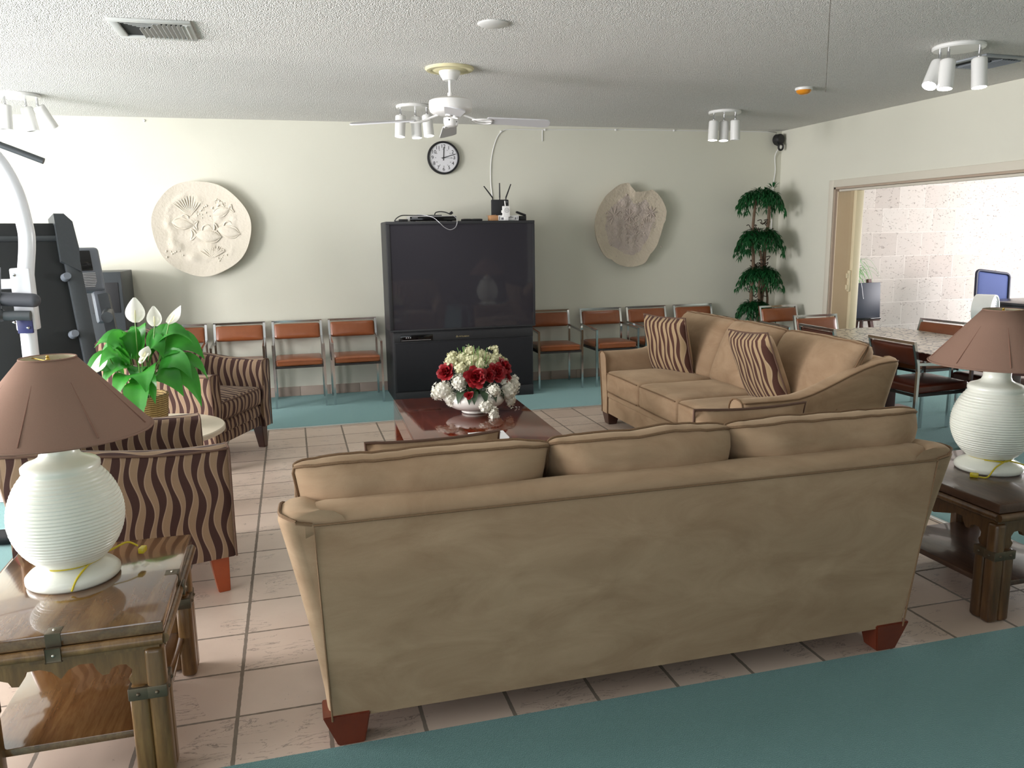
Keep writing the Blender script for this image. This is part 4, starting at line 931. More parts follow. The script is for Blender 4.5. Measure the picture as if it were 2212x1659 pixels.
def spot_light(loc,rotz,label,heads,pw):
    t=thing('ceiling_spotlight',label,'spotlight',loc,rotz,'triple ceiling spotlights')
    b=MB(); b.lathe([(.02,0),(.150,0),(.155,-.006),(.155,-.018),(.148,-.026),(.02,-.028)],48); obj('ceiling_plate',b,M['offwhite'],t)
    for (x,y,tx,ty,on) in heads:
        b=MB(); b.cyl((x,y,-.024),(x,y,-.075),.009); b.sphere((x,y,-.078),.013,u=10,v=8); obj('stem',b,M['chrome'],t)
        Mh=Matrix.Translation((x,y,-.078))@Matrix.Rotation(R(tx),4,'X')@Matrix.Rotation(R(ty),4,'Y')
        b=MB(); b.lathe([(.01,-.010),(.038,-.011),(.045,-.018),(.046,-.03),(.046,-.195),(.043,-.195),(.044,-.06),(.01,-.055)],32,Mh); h=obj('can_shade',b,M['offwhite'],t,sharp=50)
        b=MB(); b.lathe([(.001,-.188),(.030,-.185),(.040,-.172),(.042,-.150),(.02,-.10),(.001,-.10)],24,Mh); obj('bulb',b,M['lampon'] if on else M['lampoff'],h)
        if on and pw:
            d=bpy.data.lights.new('spot_bulb','SPOT'); d.energy=pw; d.spot_size=R(105); d.spot_blend=.6; d.shadow_soft_size=.04; d.color=(1,.97,.92)
            lo=bpy.data.objects.new('spot_bulb',d); COL.objects.link(lo); lo.parent=h; lo.matrix_local=Mh@Matrix.Translation((0,0,-.20))
spot_light((1.412,4.731,HC),R(-9),'triple spotlight with three lit cans behind the ceiling fan',((-.115,-.02,-6,4,1),(.015,.06,-4,-2,1),(.115,-.05,-8,-4,1)),7)
spot_light((4.401,4.555,HC),R(-30),'triple spotlight near the back right corner of the ceiling, its right can unlit',((-.100,-.03,-5,2,1),(-.005,.05,-6,0,1),(.100,-.02,2,-1,0)),7)
spot_light((4.472,1.795,HC),R(-43),'triple spotlight glaring brightest beside the right ceiling vent',((-.105,.03,-30,14,1),(-.055,-.05,-8,2,1),(.118,.0,-6,-4,1)),9)
spot_light((-1.70,4.70,HC),R(15),'triple spotlight at the left edge of the ceiling, its right can aimed at the wall',((-.10,-.03,2,3,0),(.04,.04,0,-9,0),(.120,-.02,16,-28,1)),9)
def vent(loc,rotz,label,fm,s=.205):
    t=thing('ceiling_vent',label,'vent',loc,rotz,'ceiling vents')
    b=MB(); o=s; i=s-.045
    for x0,x1,y0,y1 in ((-o,o,-o,-i),(-o,o,i,o),(-o,-i,-i,i),(i,o,-i,i)): b.box(x0,x1,y0,y1,-.014,0,.004)
    obj('frame',b,fm,t)
    b=MB(); b.box(-i,i,-i,i,-.003,-.0005); obj('duct',b,M['ventdark'],t)
    b=MB()
    for k in range(5):
        y=-i+.012+k*.018; b.boxc((-.05-.0*k,y,-.010),(2*i-.12-.035*k,.016,.0015),(R(35),0,0))
    for k in range(11):
        x=-i+.10+k*.0245; y0=-i+(.10 if x<-.0 else .012) if x<.02 else -i+.012; b.boxc((x,(y0+i)/2,-.012),(.022,i-y0,.0016),(0,R(-50),0))
    obj('louvre',b,fm,t); return t
vent((-.368,2.37,HC),0,'square grey louvred ceiling vent at the upper left',M['ventgrey'])
vent((5.03,2.16,HC),R(4),'dim square ceiling vent behind the brightest spotlight at right',M['ventblue'],.20)
b=MB(); b.lathe([(.01,0),(.084,0),(.086,-.004),(.078,-.010),(.01,-.012)],40); o=obj('blanking_plate',b,M['offwhite'],loc=(1.43,1.885,HC)); tag(o,'plain white round cover plate on the ceiling, nearer than the fan','cover plate')
am=thing('ceiling_alarm','small round alarm with amber lens on the ceiling at right','alarm',(4.40,3.31,HC))
b=MB(); b.lathe([(.01,0),(.068,0),(.070,-.008),(.066,-.020),(.01,-.022)],40); obj('base',b,M['offwhite'],am)
b=MB(); b.lathe([(.058,-.020),(.060,-.028),(.050,-.042),(.028,-.052),(.01,-.054)],40); obj('lens',b,M['amber'],am)
ch=thing('pull_chain','thin bead chain hanging from the ceiling near the right alarm','chain',(2.719,.715,HC))
b=MB(); b.cyl((0,0,-.01),(0,0,0),.01); z=-.012
while z>-.515: b.sphere((0,0,z),.0026,u=8,v=6); z-=.0062
b.tube([(0,0,-.01),(0,0,-.515)],.0010,5); obj('beads',b,M['chainm'],ch)
cc=thing('corner_camera','black wall camera high in the back right corner','camera',(5.80,5.77,2.655))
b=MB(); b.lathe([(.01,-.05),(.05,-.045),(.062,-.03),(.062,.03),(.05,.045),(.01,.05)],28,Matrix.Rotation(R(90),4,'X')@Matrix.Rotation(R(12),4,'Y')); b.boxc((.04,.03,.0),(.06,.05,.05),None,.01); obj('housing',b,M['matteblack'],cc)
b=MB(); b.tube([(.004+.030*math.cos(a*PI/10),-.045,-.085+.036*math.sin(a*PI/10)) for a in range(20)],.011,8,closed=True); b.cyl((.01,.02,-.04),(.01,.04,-.06),.012); obj('sensor_ring',b,M['matteblack'],cc)
b=MB(); b.boxc((.0,-.046,-.088),(.026,.008,.032),(0,.2,0),.002); obj('sensor_window',b,M['white'],cc)
b=MB(); b.tube(smooth_path([(.0,-.01,-.10),(-.004,.05,-.18),(.012,.055,-.34),(-.004,.055,-.50),(-.006,.055,-.80),(-.006,.055,-1.25)]),.005,8); obj('cable',b,M['white'],cc)
b=MB(); b.tube(smooth_path([(-.02,.03,.06),(.0,.045,.085),(-.03,.05,.09),(-.12,.055,.092)]),.0022,6); obj('thin_wire',b,M['matteblack'],cc)

# ---------------------------------------------------------------- flower bowl and papers on the coffee table
fb=thing('flower_arrangement','white bowl of red and white artificial flowers on the cherry coffee table','flower arrangement',(1.405,2.475,.4505))
b=MB(); b.lathe([(.02,0),(.085,0),(.090,.006),(.086,.014),(.10,.020),(.150,.036),(.190,.062),(.208,.090),(.206,.112),(.190,.132),(.165,.145),(.150,.148),(.146,.140),(.160,.115),(.15,.06),(.02,.03)],56); obj('bowl',b,M['bowl'],fb,sharp=60)
def rose(c,r,ax,name,mat,n=26,seed=0):
    rr=random.Random(seed); b=MB(); ax=Vector(ax).normalized(); q=Vector((0,0,1)).rotation_difference(ax).to_matrix().to_4x4(); Mc=Matrix.Translation(c)@q
    for k in range(n):
        s=k/n; tilt=R(8+78*s**.8)+rr.uniform(-.12,.12); az=k*2.399+rr.uniform(-.2,.2); l=r*(.55+.55*s); w=r*(.55+.45*s)
        rows=[]
        for i in range(5):
            t=i/4; row=[]
            for j in range(5):
                u=-1+j/2; ww=w*.5*math.sin(PI*(.18+.74*t))**.8
                y=l*t; cur=.35*l*(t*t)-.20*l*u*u*t
                row.append(Mc@(Matrix.Rotation(az,4,'Z')@Vector((u*ww*(1+.15*rr.uniform(-1,1)*t), math.sin(tilt)*y-math.cos(tilt)*cur*.6+.012*r*5*.1, math.cos(tilt)*y-math.sin(tilt)*cur*-.35+rr.uniform(-.03,.03)*r*t-.15*r))))
            rows.append(row)
        b.grid(rows)
    return obj(name,b,mat,fb,sharp=80)
def florets(c,r,name,mat,n=46,sc=(1,1,1),seed=0,fr=.013,parent=None):
    rr=random.Random(seed); b=MB(); c=Vector(c)
    if c.z>.30: c.z=.30+(c.z-.30)*.62
    for k in range(n):
        z=1-2*(k+.5)/n; a=k*2.39996; d=Vector((math.sqrt(1-z*z)*math.cos(a),math.sqrt(1-z*z)*math.sin(a),z))
        p=c+Vector((d.x*sc[0],d.y*sc[1],d.z*sc[2]))*r*rr.uniform(.82,1.08); q=Vector((0,0,1)).rotation_difference((d+Vector((rr.uniform(-.4,.4),rr.uniform(-.4,.4),rr.uniform(-.4,.4)))).normalized()).to_matrix().to_4x4()
        Mq=Matrix.Translation(p)@q@Matrix.Rotation(rr.uniform(0,6.28),4,'Z')
        for m_ in range(5):
            Mp=Mq@Matrix.Rotation(m_*2*PI/5,4,'Z'); f=fr*rr.uniform(.85,1.2)
            pts=[Vector((0,0,0)),Vector((f*.55,f*.35,f*.12)),Vector((f*1.15,0,f*.30)),Vector((f*.55,-f*.35,f*.12))]
            b.bm.faces.new([b.bm.verts.new(Mp@v) for v in pts])
    b.sphere(c,r*.80,sc,u=10,v=8)
    return obj(name,b,mat,parent or fb,sharp=80)
# world offsets: x right, y away, z up, relative to the bowl base
for i,(c,r,ax) in enumerate((((-.195,-.02,.285),.072,(-.7,-.5,.5)),((-.022,-.150,.262),.080,(-.1,-.9,.35)),((.135,-.10,.278),.072,(.35,-.8,.4)),((.205,-.02,.300),.068,(.7,-.4,.6)),((.070,-.13,.265),.052,(.15,-.9,.3)),((.21,-.07,.235),.045,(.7,-.6,.1)),((-.105,.03,.345),.035,(-.5,-.4,.7)))): rose(c,r,ax,'red_flower',M['red'],26 if r>.05 else 16,i)
rose((-.075,-.185,.150),.036,(-.2,-.8,.35),'red_bud',M['red'],12,31)
for i,(c,r,sc,n) in enumerate((((-.225,-.06,.170),.062,(1.1,1,1.0),60),((-.175,-.09,.115),.035,(1.1,1,1.3),30),((-.265,-.03,.150),.034,(.9,1,1.2),28),((-.125,-.11,.225),.052,(1,1,1.05),46),((.090,-.170,.170),.046,(1,1,1),42),((.205,-.11,.145),.050,(1,.9,1.3),46),((.225,-.09,.085),.036,(.9,.9,1.5),30),((.27,-.02,.17),.042,(.9,.9,1.6),40),((.03,-.215,.075),.038,(1.2,.8,1.1),34),((.075,-.225,.020),.034,(.9,.7,1.7),34),((.19,-.06,.215),.035,(1,1,1),26))): florets(c,r,'white_blossom',M['whitepetal'],n,sc,40+i)
for i,(c,r,sc,n) in enumerate((((-.02,.03,.470),.036,(1,1,1.1),30),((-.135,.04,.430),.030,(1,1,1),26),((-.075,.02,.395),.045,(1,1,1.1),38),((.055,.03,.435),.034,(1.1,1,.9),28),((.0,-.01,.395),.045,(1.6,1,.8),42),((.09,.03,.395),.036,(1,1,1),28),((-.15,.0,.375),.040,(1.2,1,.9),32),((.03,-.05,.335),.045,(.9,1,1.1),38),((.155,.03,.375),.045,(1.1,1,.8),34),((.205,.04,.345),.034,(1.2,1,.7),26),((-.10,-.05,.315),.045,(1,1,1),32),((.12,-.02,.335),.036,(1,1,1.2),26),((.165,.05,.452),.020,(.7,.8,2.0),18),((.142,.05,.488),.013,(1.6,.8,.7),9),((-.03,-.04,.350),.035,(1,1,1),24))): florets(c,r,'cream_blossom',M['creampetal'],n,sc,80+i,.012)
b=MB()
for i in range(90):
    a=rnd.uniform(0,2*PI); z=rnd.uniform(.10,.30); rr=(.16 if z<.2 else .12)*rnd.uniform(.5,1.1); p0=Vector((rr*.4*math.cos(a),rr*.4*math.sin(a),z-.02)); d=Vector((math.cos(a),math.sin(a),rnd.uniform(-.5,.5)))*rnd.uniform(.06,.10)
    leaf(b,p0,p0+d*.6+Vector((0,0,.02)),p0+d*1.3,rnd.uniform(.032,.05),4,2)
for a,z in ((-1.8,.10),(-1.45,.085),(-2.3,.13),(-1.1,.12),(-.7,.12),(-1.95,.07)):
    p0=Vector((.13*math.cos(a),.13*math.sin(a),.16)); leaf(b,p0,p0+Vector((.07*math.cos(a),.07*math.sin(a),.02)),p0+Vector((.09*math.cos(a),.09*math.sin(a),-.07)),.055,5,2)
obj('foliage',b,M['oliveleaf'],fb,sharp=80)
b=MB()
for i in range(44):
    a=rnd.uniform(0,2*PI); r1=rnd.uniform(.02,.16); b.tube(bez((.02*math.cos(a),.02*math.sin(a),.06),(r1*.4*math.cos(a),r1*.4*math.sin(a),.25),(r1*math.cos(a),r1*math.sin(a),rnd.uniform(.26,.46)),5),.0022,5)
obj('stems',b,M['stem'],fb)
mg=thing('magazine','white sheet of paper lying near the sofa end of the cherry coffee table','paper',(1.335,1.845,.451),R(-4))
b=MB(); b.box(-.108,.108,-.14,.045,0,.002); b.box(-.10,.108,-.135,.043,.002,.004,0,2,Matrix.Rotation(R(2),4,'Z')); obj('sheets',b,M['paper'],mg)
b=MB(); b.box(-.02,.085,.004,.010,.0041,.0046,0,2,Matrix.Rotation(R(2),4,'Z')); b.box(-.02,.085,-.016,-.010,.0041,.0046,0,2,Matrix.Rotation(R(2),4,'Z')); obj('print',b,M['greyprint'],mg)
b=MB(); b.boxc((0,0,.004),(.018,.010,.006),(.2,.3,.6),.002); b.boxc((.022,.0,.003),(.008,.006,.004),None,.001); o=obj('petal_scrap',b,M['paper'],loc=(1.700,2.50,.4505)); tag(o,'tiny white fallen petal at the right edge of the cherry table','petal')

# ---------------------------------------------------------------- side table with peace lily
st=thing('side_table','round ivory laminate side table between the two striped armchairs','side table',(-.600,2.290,0))
b=MB(); b.lathe([(.02,.495),(.425,.495),(.435,.500),(.435,.522),(.430,.528),(.02,.528)],64); obj('tabletop',b,M['ivorylam'],st)
b=MB(); b.cyl((0,0,.02),(0,0,.496),.045,.045,24); obj('column',b,M['ivorylam'],st)
b=MB(); b.lathe([(.02,0),(.26,0),(.26,.015),(.06,.035),(.02,.036)],40); obj('foot',b,M['ivorylam'],st)
pl_=thing('potted_peace_lily','peace lily with white flowers in a woven basket on the round side table','plant',(-.610,2.320,.529))
b=MB(); b.lathe([(.02,0),(.115,0),(.122,.01),(.135,.10),(.142,.185),(.146,.195),(.140,.202),(.128,.196),(.122,.17),(.02,.165)],44); bk=obj('basket',b,M['basket'],pl_,sharp=60)
b=MB(); b.tube([(.138*math.cos(2*PI*i/60),.138*math.sin(2*PI*i/60),.198+.003*math.sin(i*1.9)) for i in range(60)],.0085,6,closed=True); obj('basket_rim',b,M['basket'],bk)
b=MB(); b.lathe([(.005,.178),(.05,.182),(.10,.176),(.130,.170),(.005,.160)],28); obj('moss',b,M['soil'],pl_)
def W2L(p): return Vector(p)-Vector((-.610,2.320,.529))
b=MB(); s_=MB()
LV=[((-.83,2.30,1.02),.12,.13,(-.70,2.30,1.10)),((-.745,2.22,.975),.10,.125,(-.69,2.28,1.11)),((-.30,2.25,1.03),.09,.10,(-.42,2.28,1.155)),((-.245,2.25,.930),.13,.15,(-.36,2.26,1.09)),((-.275,2.18,.665),.12,.14,(-.34,2.2,.92)),((-.80,2.20,.80),.14,.16,(-.68,2.2,.98)),((-.36,2.13,.740),.13,.13,(-.45,2.15,.90)),((-.585,2.00,.590),.11,.13,(-.585,2.03,.80)),
    ((-.54,2.05,.79),.13,.14,(-.545,2.08,.93)),((-.72,2.10,.72),.10,.13,(-.66,2.15,.9)),((-.62,2.20,.80),.09,.11,(-.60,2.2,.95)),((-.46,2.22,.95),.11,.13,(-.50,2.25,1.08)),((-.60,2.40,1.08),.10,.12,(-.60,2.36,1.15)),((-.42,2.45,.98),.11,.14,(-.48,2.4,1.12)),((-.86,2.42,.88),.12,.15,(-.74,2.4,1.05)),((-.70,2.55,.95),.11,.14,(-.66,2.45,1.08)),((-.31,2.16,.82),.10,.13,(-.38,2.2,1.0)),((-.78,2.14,.93),.10,.12,(-.70,2.2,1.03)),((-.56,2.12,.70),.10,.12,(-.57,2.12,.88)),((-.24,2.3,.80),.09,.14,(-.31,2.28,.97)),((-.50,2.06,.72),.08,.12,(-.52,2.1,.85)),((-.66,2.30,1.06),.09,.10,(-.64,2.28,1.13)),((-.36,2.30,1.07),.09,.11,(-.46,2.3,1.12)),((-.90,2.25,.82),.12,.14,(-.78,2.25,.99))]
for tip,w,l,ctl in LV:
    tip=W2L(tip); ctl=W2L(ctl); base=Vector((ctl.x*.45,ctl.y*.45,max(.30,ctl.z*.72)))
    root=Vector((rnd.uniform(-.05,.05),rnd.uniform(-.05,.05),.175))
    s_.tube(bez(root,(root+base)/2+Vector((0,0,.04)),base,6),.0035,6)
    dr=(tip-base).normalized(); fn=(Vector((-.25,-.75,.60))+Vector((rnd.uniform(-.4,.4),rnd.uniform(-.2,.3),rnd.uniform(-.2,.3)))).normalized(); leaf(b,base,ctl+Vector((0,0,.05)),tip,w*1.28,12,6,.20,0,.72,side=dr.cross(fn))
obj('leaves',b,M['lily'],pl_,sharp=80); 
FL=[((-.595,2.28,1.295),(-.600,2.28,1.155),.105,(.35,-.9,.2)),((-.497,2.28,1.245),(-.500,2.28,1.130),.080,(.2,-1,.1)),((-.335,2.24,1.235),(-.42,2.25,1.140),.06,(-.5,-.6,.6)),((-.525,2.10,1.035),(-.555,2.12,.975),.07,(.6,-.7,.3)),((-.52,2.10,.985),(-.575,2.12,.950),.055,(.3,-.5,.8)),((-.845,2.20,.870),(-.745,2.22,.985),.085,(-.6,-.6,.6))]
for tip,base,w,nrm in FL:
    f=MB(); tip=W2L(tip); base=W2L(base); nrm=Vector(nrm).normalized(); ax=(tip-base); sd=ax.cross(nrm).normalized(); n=12; rows=[]
    for i in range(n+1):
        t=i/n; ww=w*.5*max(.03,math.sin(PI*min(.985,(t*.93+.035))**.72))**.85; row=[]
        for j in range(9):
            u=-1+j/4; row.append(base+ax*t+sd*(u*ww)-nrm*(.030*(1-u*u)*math.sin(PI*t))+nrm*(.02*u*u*(1-t))+nrm*.018*t*t)
        rows.append(row)
    f.grid(rows); fo=obj('white_flower',f,M['lilyflower'],pl_,sharp=80)
    f=MB(); f.tube([base+nrm*.004,base+ax*.28+nrm*.010,base+ax*.50+nrm*.014],[.003,.006,.003],8); obj('spadix',f,M['creampetal'],fo)
    root=Vector((rnd.uniform(-.03,.03),rnd.uniform(-.03,.03),.175)); s_.tube(bez(root,Vector((base.x*.6,base.y*.6,base.z*.55)),base,8),.003,6)
obj('stems',s_,M['stem'],pl_)

# ---------------------------------------------------------------- tall tiered plant in the corner
tp=thing('tall_artificial_tree','tall artificial tree with four tiers of dark leaves in the back right corner','plant',(5.42,5.475,0))
b=MB(); b.lathe([(.02,0),(.14,0),(.16,.03),(.18,.26),(.175,.28),(.16,.27),(.02,.25)],36); obj('planter',b,M['basket'],tp)
for k,(x0,y0,x1,y1,h,r) in enumerate(((-.06,.0,-.075,.02,1.98,.022),(.05,.02,.115,.03,1.90,.026),(.0,-.05,.02,.0,1.40,.020),(.10,.0,.14,.02,.98,.018))):
    b=MB(); pts=[(x0+(x1-x0)*i/8+.018*math.sin(i*1.7+k),y0+(y1-y0)*i/8+.015*math.cos(i*1.3+k),.25+(h-.25)*i/8) for i in range(9)]; b.tube(smooth_path(pts,3),[r*(1.1-.45*i/24) for i in range(25)],8); obj('trunk',b,M['bark'],tp)
b=MB()
for zc in (1.66,1.24,.90):
    for i in range(9):
        a=rnd.uniform(0,6.28); x,y=rnd.uniform(-.09,.12),rnd.uniform(-.04,.05); z=zc+rnd.uniform(-.07,.07); l=rnd.uniform(.06,.15); b.tube(smooth_path([(x,y,z),(x+l*.4*math.cos(a),y+l*.2*math.sin(a),z-.02),(x+l*.8*math.cos(a+.6),y+l*.3*math.sin(a),z+.03),(x+l*math.cos(a),y+l*.3*math.sin(a),z+.02)],3),.005,5)
o=obj('twigs',b,M['twig'],tp); o['kind']='stuff'
for zt,zb_,rx,nb,cx in ((2.10,1.80,.275,120,.0),(1.675,1.30,.30,126,.01),(1.245,.89,.28,110,.03),(.85,.56,.23,80,-.03)):
    b=MB(); hh=zt-zb_
    for i in range(nb):
        a=rnd.uniform(0,2*PI); rr=math.sqrt(rnd.uniform(.03,1)); ox,oy=math.cos(a)*rx*rr,math.sin(a)*min(rx,.28)*rr*.9
        p0=Vector((cx+ox*.25,oy*.25,zt-hh*.30)); e2=zt-hh*(.16+.62*rr**2.2)+rnd.uniform(-.05,.04); p2=Vector((cx+ox,oy,e2)); p1=Vector((cx+ox*.65,oy*.65,zt+.015+rnd.uniform(-.03,.02)))
        br=bez(p0,p1,p2,5)
        for m_ in range(2,6):
            for sd in (-1,0,1):
                if sd==0 and m_<4: continue
                q=br[m_]; t=(br[m_]-br[m_-1]).normalized(); lat=t.cross(Vector((0,0,1))).normalized()*sd
                d=(t*.7+lat*.75+Vector((0,0,-.50+rnd.uniform(-.3,.35)))).normalized()*rnd.uniform(.06,.095)
                e=q+d
                if e.y>.335: e.y=.335
                if e.x>.44: e.x=.44
                leaf(b,q,q+d*.5+Vector((0,0,.012)),e,rnd.uniform(.015,.022),3,2,.2)
    if zt>2:
        for k in range(16):
            q=Vector((.13,-.02,2.08)); an=rnd.uniform(-1.5,1.5); d=Vector((math.sin(an)*.10,rnd.uniform(-.06,.04),.075*math.cos(an))); leaf(b,q+d*.25,q+d*.6+Vector((0,0,.02)),q+d*1.1,.017,3,2)
    obj('foliage',b,M['tree'],tp,sharp=80)

# ---------------------------------------------------------------- exercise machines at the left
hg=thing('home_gym','white tubular home gym with curved mast and black bar at the left edge','home gym',(-1.30,2.90,0))
def GP(L): return [Vector(p)-Vector((-1.30,2.90,0)) for p in L]
b=MB(); b.tube(smooth_path(GP([(-1.325,2.9,0),(-1.325,2.9,.95),(-1.305,2.9,1.35),(-1.270,2.9,1.60),(-1.270,2.9,1.72),(-1.300,2.9,1.92),(-1.375,2.9,2.10),(-1.50,2.9,2.24),(-1.68,2.9,2.30),(-1.95,2.9,2.31)]),6),.046,14); obj('mast',b,M['gymwhite'],hg,sharp=60)
b=MB(); b.tube(smooth_path(GP([(-2.25,2.80,2.16),(-1.75,2.80,2.185),(-1.36,2.80,2.185),(-1.31,2.80,2.172),(-1.10,2.80,2.085)]),5),.019,10); obj('lat_bar',b,M['trgrey'],hg)
b=MB(); b.box(-.32,0.0,-.03,.03,1.335,1.395,.012); b.box(-.072,.038,-.055,.055,1.08,1.46,.010); obj('cross_arm',b,M['gymwhite'],hg)
b=MB(); b.boxc((-.018,-.06,1.13),(.085,.02,.13),None,.004); obj('bracket',b,M['navyplate'],hg)
b=MB(); b.cyl((-.20,-.07,1.285),(.045,-.07,1.265),.042,.042,20); b.sphere((.045,-.07,1.265),.042,u=16,v=10); obj('foam_pad',b,M['gymgrey'],hg)
b=MB(); b.cyl((-.145,-.10,1.18),(-.12,-.10,1.47),.019,.021,14); b.cyl((-.22,-.10,1.185),(.03,-.10,1.175),.030,.030,14); b.sphere((-.145,-.10,1.185),.045,u=14,v=10); obj('press_handle',b,M['trgrey'],hg)
b=MB()
for x,z in ((-.20,1.14),(-.155,1.14),(-.06,1.14)): b.sphere((x,-.11,z),.011,u=8,v=6)
b.sphere((.0,-.072,1.10),.010,u=8,v=6); b.sphere((-.045,-.05,1.42),.012,u=8,v=6); obj('bolts',b,M['chrome'],hg)
b=MB(); b.box(-.55,.10,-.05,.05,0,.06,.012); b.box(-.05,.05,-.85,.35,.0,.06,.012); b.box(-.035,.035,-.70,-.62,.06,.42,.010); b.boxc((-.02,-.66,.44),(.14,.10,.05),(0,R(12),0),.010); obj('base_frame',b,M['gymwhite'],hg)
b=MB(); b.sphere((-.075,-.70,.50),.035,(1,1,1.2)); obj('knob',b,M['redknob'],hg)
b=MB(); b.boxc((-.06,-.70,.41),(.06,.06,.09),None,.01); b.cyl((.03,-.68,.405),(.09,-.68,.405),.010); b.cyl((-.01,-.85,.03),(.01,-.85,.03),.03); b.cyl((-.06,-.86,.045),(.06,-.86,.045),.042,.042,16); obj('fittings',b,M['matteblack'],hg)
tm=thing('treadmill','black folded treadmill standing upright behind the white home gym','treadmill',(0,0,0))
eu=Vector((-.5*math.sin(R(15)),.87*math.sin(R(15)),math.cos(R(15)))).normalized(); er=Vector((.87,.5,0)).normalized(); en=er.cross(eu)  # en points away from the belt
B0=Vector((-1.155,3.80,.20))
Mt=Matrix((er,eu,-en)).transposed().to_4x4() if False else Matrix(((er.x,eu.x,en.x,B0.x),(er.y,eu.y,en.y,B0.y),(er.z,eu.z,en.z,B0.z),(0,0,0,1)))
sgn=1 if en.y<0 else -1      # local +z*sgn faces the camera
tm.location=(-1.45,3.75,0); Ti=Matrix.Translation((1.45,-3.75,0)); TM=Ti@Mt
b=MB(); b.box(-.80,-.06,.02,1.60,-.03,.03,.006,2,TM); obj('deck',b,M['belt'],tm)
b=MB(); b.box(-.80,-.06,.05,1.46,.03*sgn,.038*sgn,.001,2,TM); b.box(-.80,-.06,1.50,1.585,.0,.045*sgn,.01,2,TM); obj('running_belt',b,M['belt'],tm)
b=MB()
for x0,x1 in ((-.06,.05),(-.91,-.80)):
    b.box(x0,x1,0,1.52,-.065,.065,.012,2,TM)
obj('side_rail',b,M['trgrey'],tm)
b=MB()
for x0,x1 in ((-.085,.055),(-.915,-.775)):
    b=MB(); b.prism([(x0,1.30),(x0+.01,1.66),(x0+.08,1.66),(x1-.01,1.60),(x1,1.40),(x1-.02,1.22)],-.075,.075,TM); obj('rear_end_cap',b,M['trgrey'],tm,sharp=30)
b=MB(); b.box(.048,.056,.72,1.22,-.010,.010,.002,2,TM); obj('orange_stripe',b,M['orange'],tm)
b=MB(); b.cyl(TM@Vector((-.80,1.485,.02*sgn)),TM@Vector((-.06,1.485,.02*sgn)),.028,.028,16); b.cyl(TM@Vector((-.9,.36,.06*sgn)),TM@Vector((.0,.36,.06*sgn)),.012); b.box(-.85,.0,.20,.27,.03*sgn,.085*sgn,.008,2,TM); obj('roller',b,M['trgrey'],tm)
b=MB()
for yy_,xx_ in ((.75,-.10),(.12,-.06),(1.18,-.075)): b.cyl(TM@Vector((xx_,yy_,.05*sgn)),TM@Vector((xx_,yy_,.115*sgn)),.032,.026,14)
obj('rubber_wheel',b,M['trgrey2'],tm)
def TL(L): return [Vector(p)-Vector((-1.45,3.75,0)) for p in L]
b=MB(); b.sqtube(TL([(-1.00,4.00,0),(-1.06,4.12,.60),(-1.17,4.32,1.20)]),.075); b.sqtube(TL([(-1.72,3.58,0),(-1.80,3.75,.60),(-1.93,3.95,1.20)]),.075); b.sqtube(TL([(-1.05,3.62,.05),(-.98,4.30,.05)]),.07); b.sqtube(TL([(-1.85,3.15,.05),(-1.75,3.90,.05)]),.07); b.sqtube(TL([(-1.72,3.58,.08),(-1.0,4.0,.08)]),.09); obj('upright',b,M['trgrey'],tm,sharp=30)
b=MB(); p=TL([(-1.145,4.30,1.06),(-1.10,4.02,1.045)]); b.tube(p,.042,14); obj('handgrip',b,M['trgrey'],tm)
Cc=Vector((-1.49,4.45,1.40))-Vector((-1.45,3.75,0)); Mc=Matrix.Translation(Cc)@Matrix.Rotation(R(27),4,'Z')@Matrix.Rotation(R(-16),4,'X')
b=MB(); b.box(-.30,.30,-.05,.05,-.20,.17,.035,3,Mc); b.box(.20,.30,-.03,.05,-.45,-.10,.02,2,Mc); cn=obj('console',b,M['trgrey2'],tm)
b=MB(); b.box(-.20,.225,-.058,-.045,-.03,.135,.006,2,Mc); obj('display',b,M['glossblack'],cn)
b=MB()
for i in range(9): b.box(.075,.235-.006*max(0,i-5),-.058,-.048,-.165+.0135*(8-i),-.157+.0135*(8-i),.001,2,Mc)
obj('speaker_slots',b,M['silver'],cn)
cb_=thing('black_cabinet','tall dark cabinet against the back wall behind the treadmill','cabinet',(-1.515,5.52,0))
b=MB(); b.box(-.31,.31,-.27,.27,0,1.345,.006); obj('body',b,M['trgrey'],cb_)
b=MB(); b.box(.05,.28,-.276,-.268,.98,1.25,.003); obj('door_panel',b,M['black2'],cb_)
b=MB(); b.sphere((.16,-.285,.83),.016,u=10,v=8); obj('knob',b,M['redknob'],cb_)

# ---------------------------------------------------------------- things in the far room
ea=thing('easel','red-brown easel standing before the coral stone wall, beside the folding door','easel',(7.25,5.95,0))
b=MB(); b.box(-.23,.23,-.045,.02,.475,.500,.004); b.box(-.02,.02,0,.03,0,.92,.004); obj('ledge',b,M['easelwood'],ea)
for x in (-.17,.10):
    b=MB(); b.sqtube([(x*1.5,-.12,0),(x,-.01,.50),(x*.8,.03,1.0)],.045); obj('leg',b,M['easelwood'],ea,sharp=30)
b=MB(); b.sqtube([(0,.16,0),(0,.05,.90)],.03); obj('rear_leg',b,M['easelwood'],ea,sharp=30)
pf=thing('portfolio_board','dark navy display board resting on the easel','board',(7.25,5.90,.501))
b=MB(); b.boxc((0,.0,.23),(.40,.02,.46),(R(-4),0,0),.005); obj('board',b,M['easelblack'],pf)
b=MB(); b.prism([(-.19,.20),(-.19,.235),(-.17,.245),(-.02,.26),(.09,.275),(.09,.155),(-.19,.145)],.0,.004,Matrix.Translation((0,-.012,0))@Matrix.Rotation(R(86),4,'X')); b.boxc((0,-.045,.012),(.36,.05,.022),None,.008); obj('card_holder',b,M['glossblack'],pf)
b=MB(); b.tube([(-.10,-.012,.46),(-.06,-.018,.26)],.002,5); b.tube([(-.06,-.03,.02),(-.05,-.03,-.09)],.002,5); obj('string',b,M['silver'],pf)
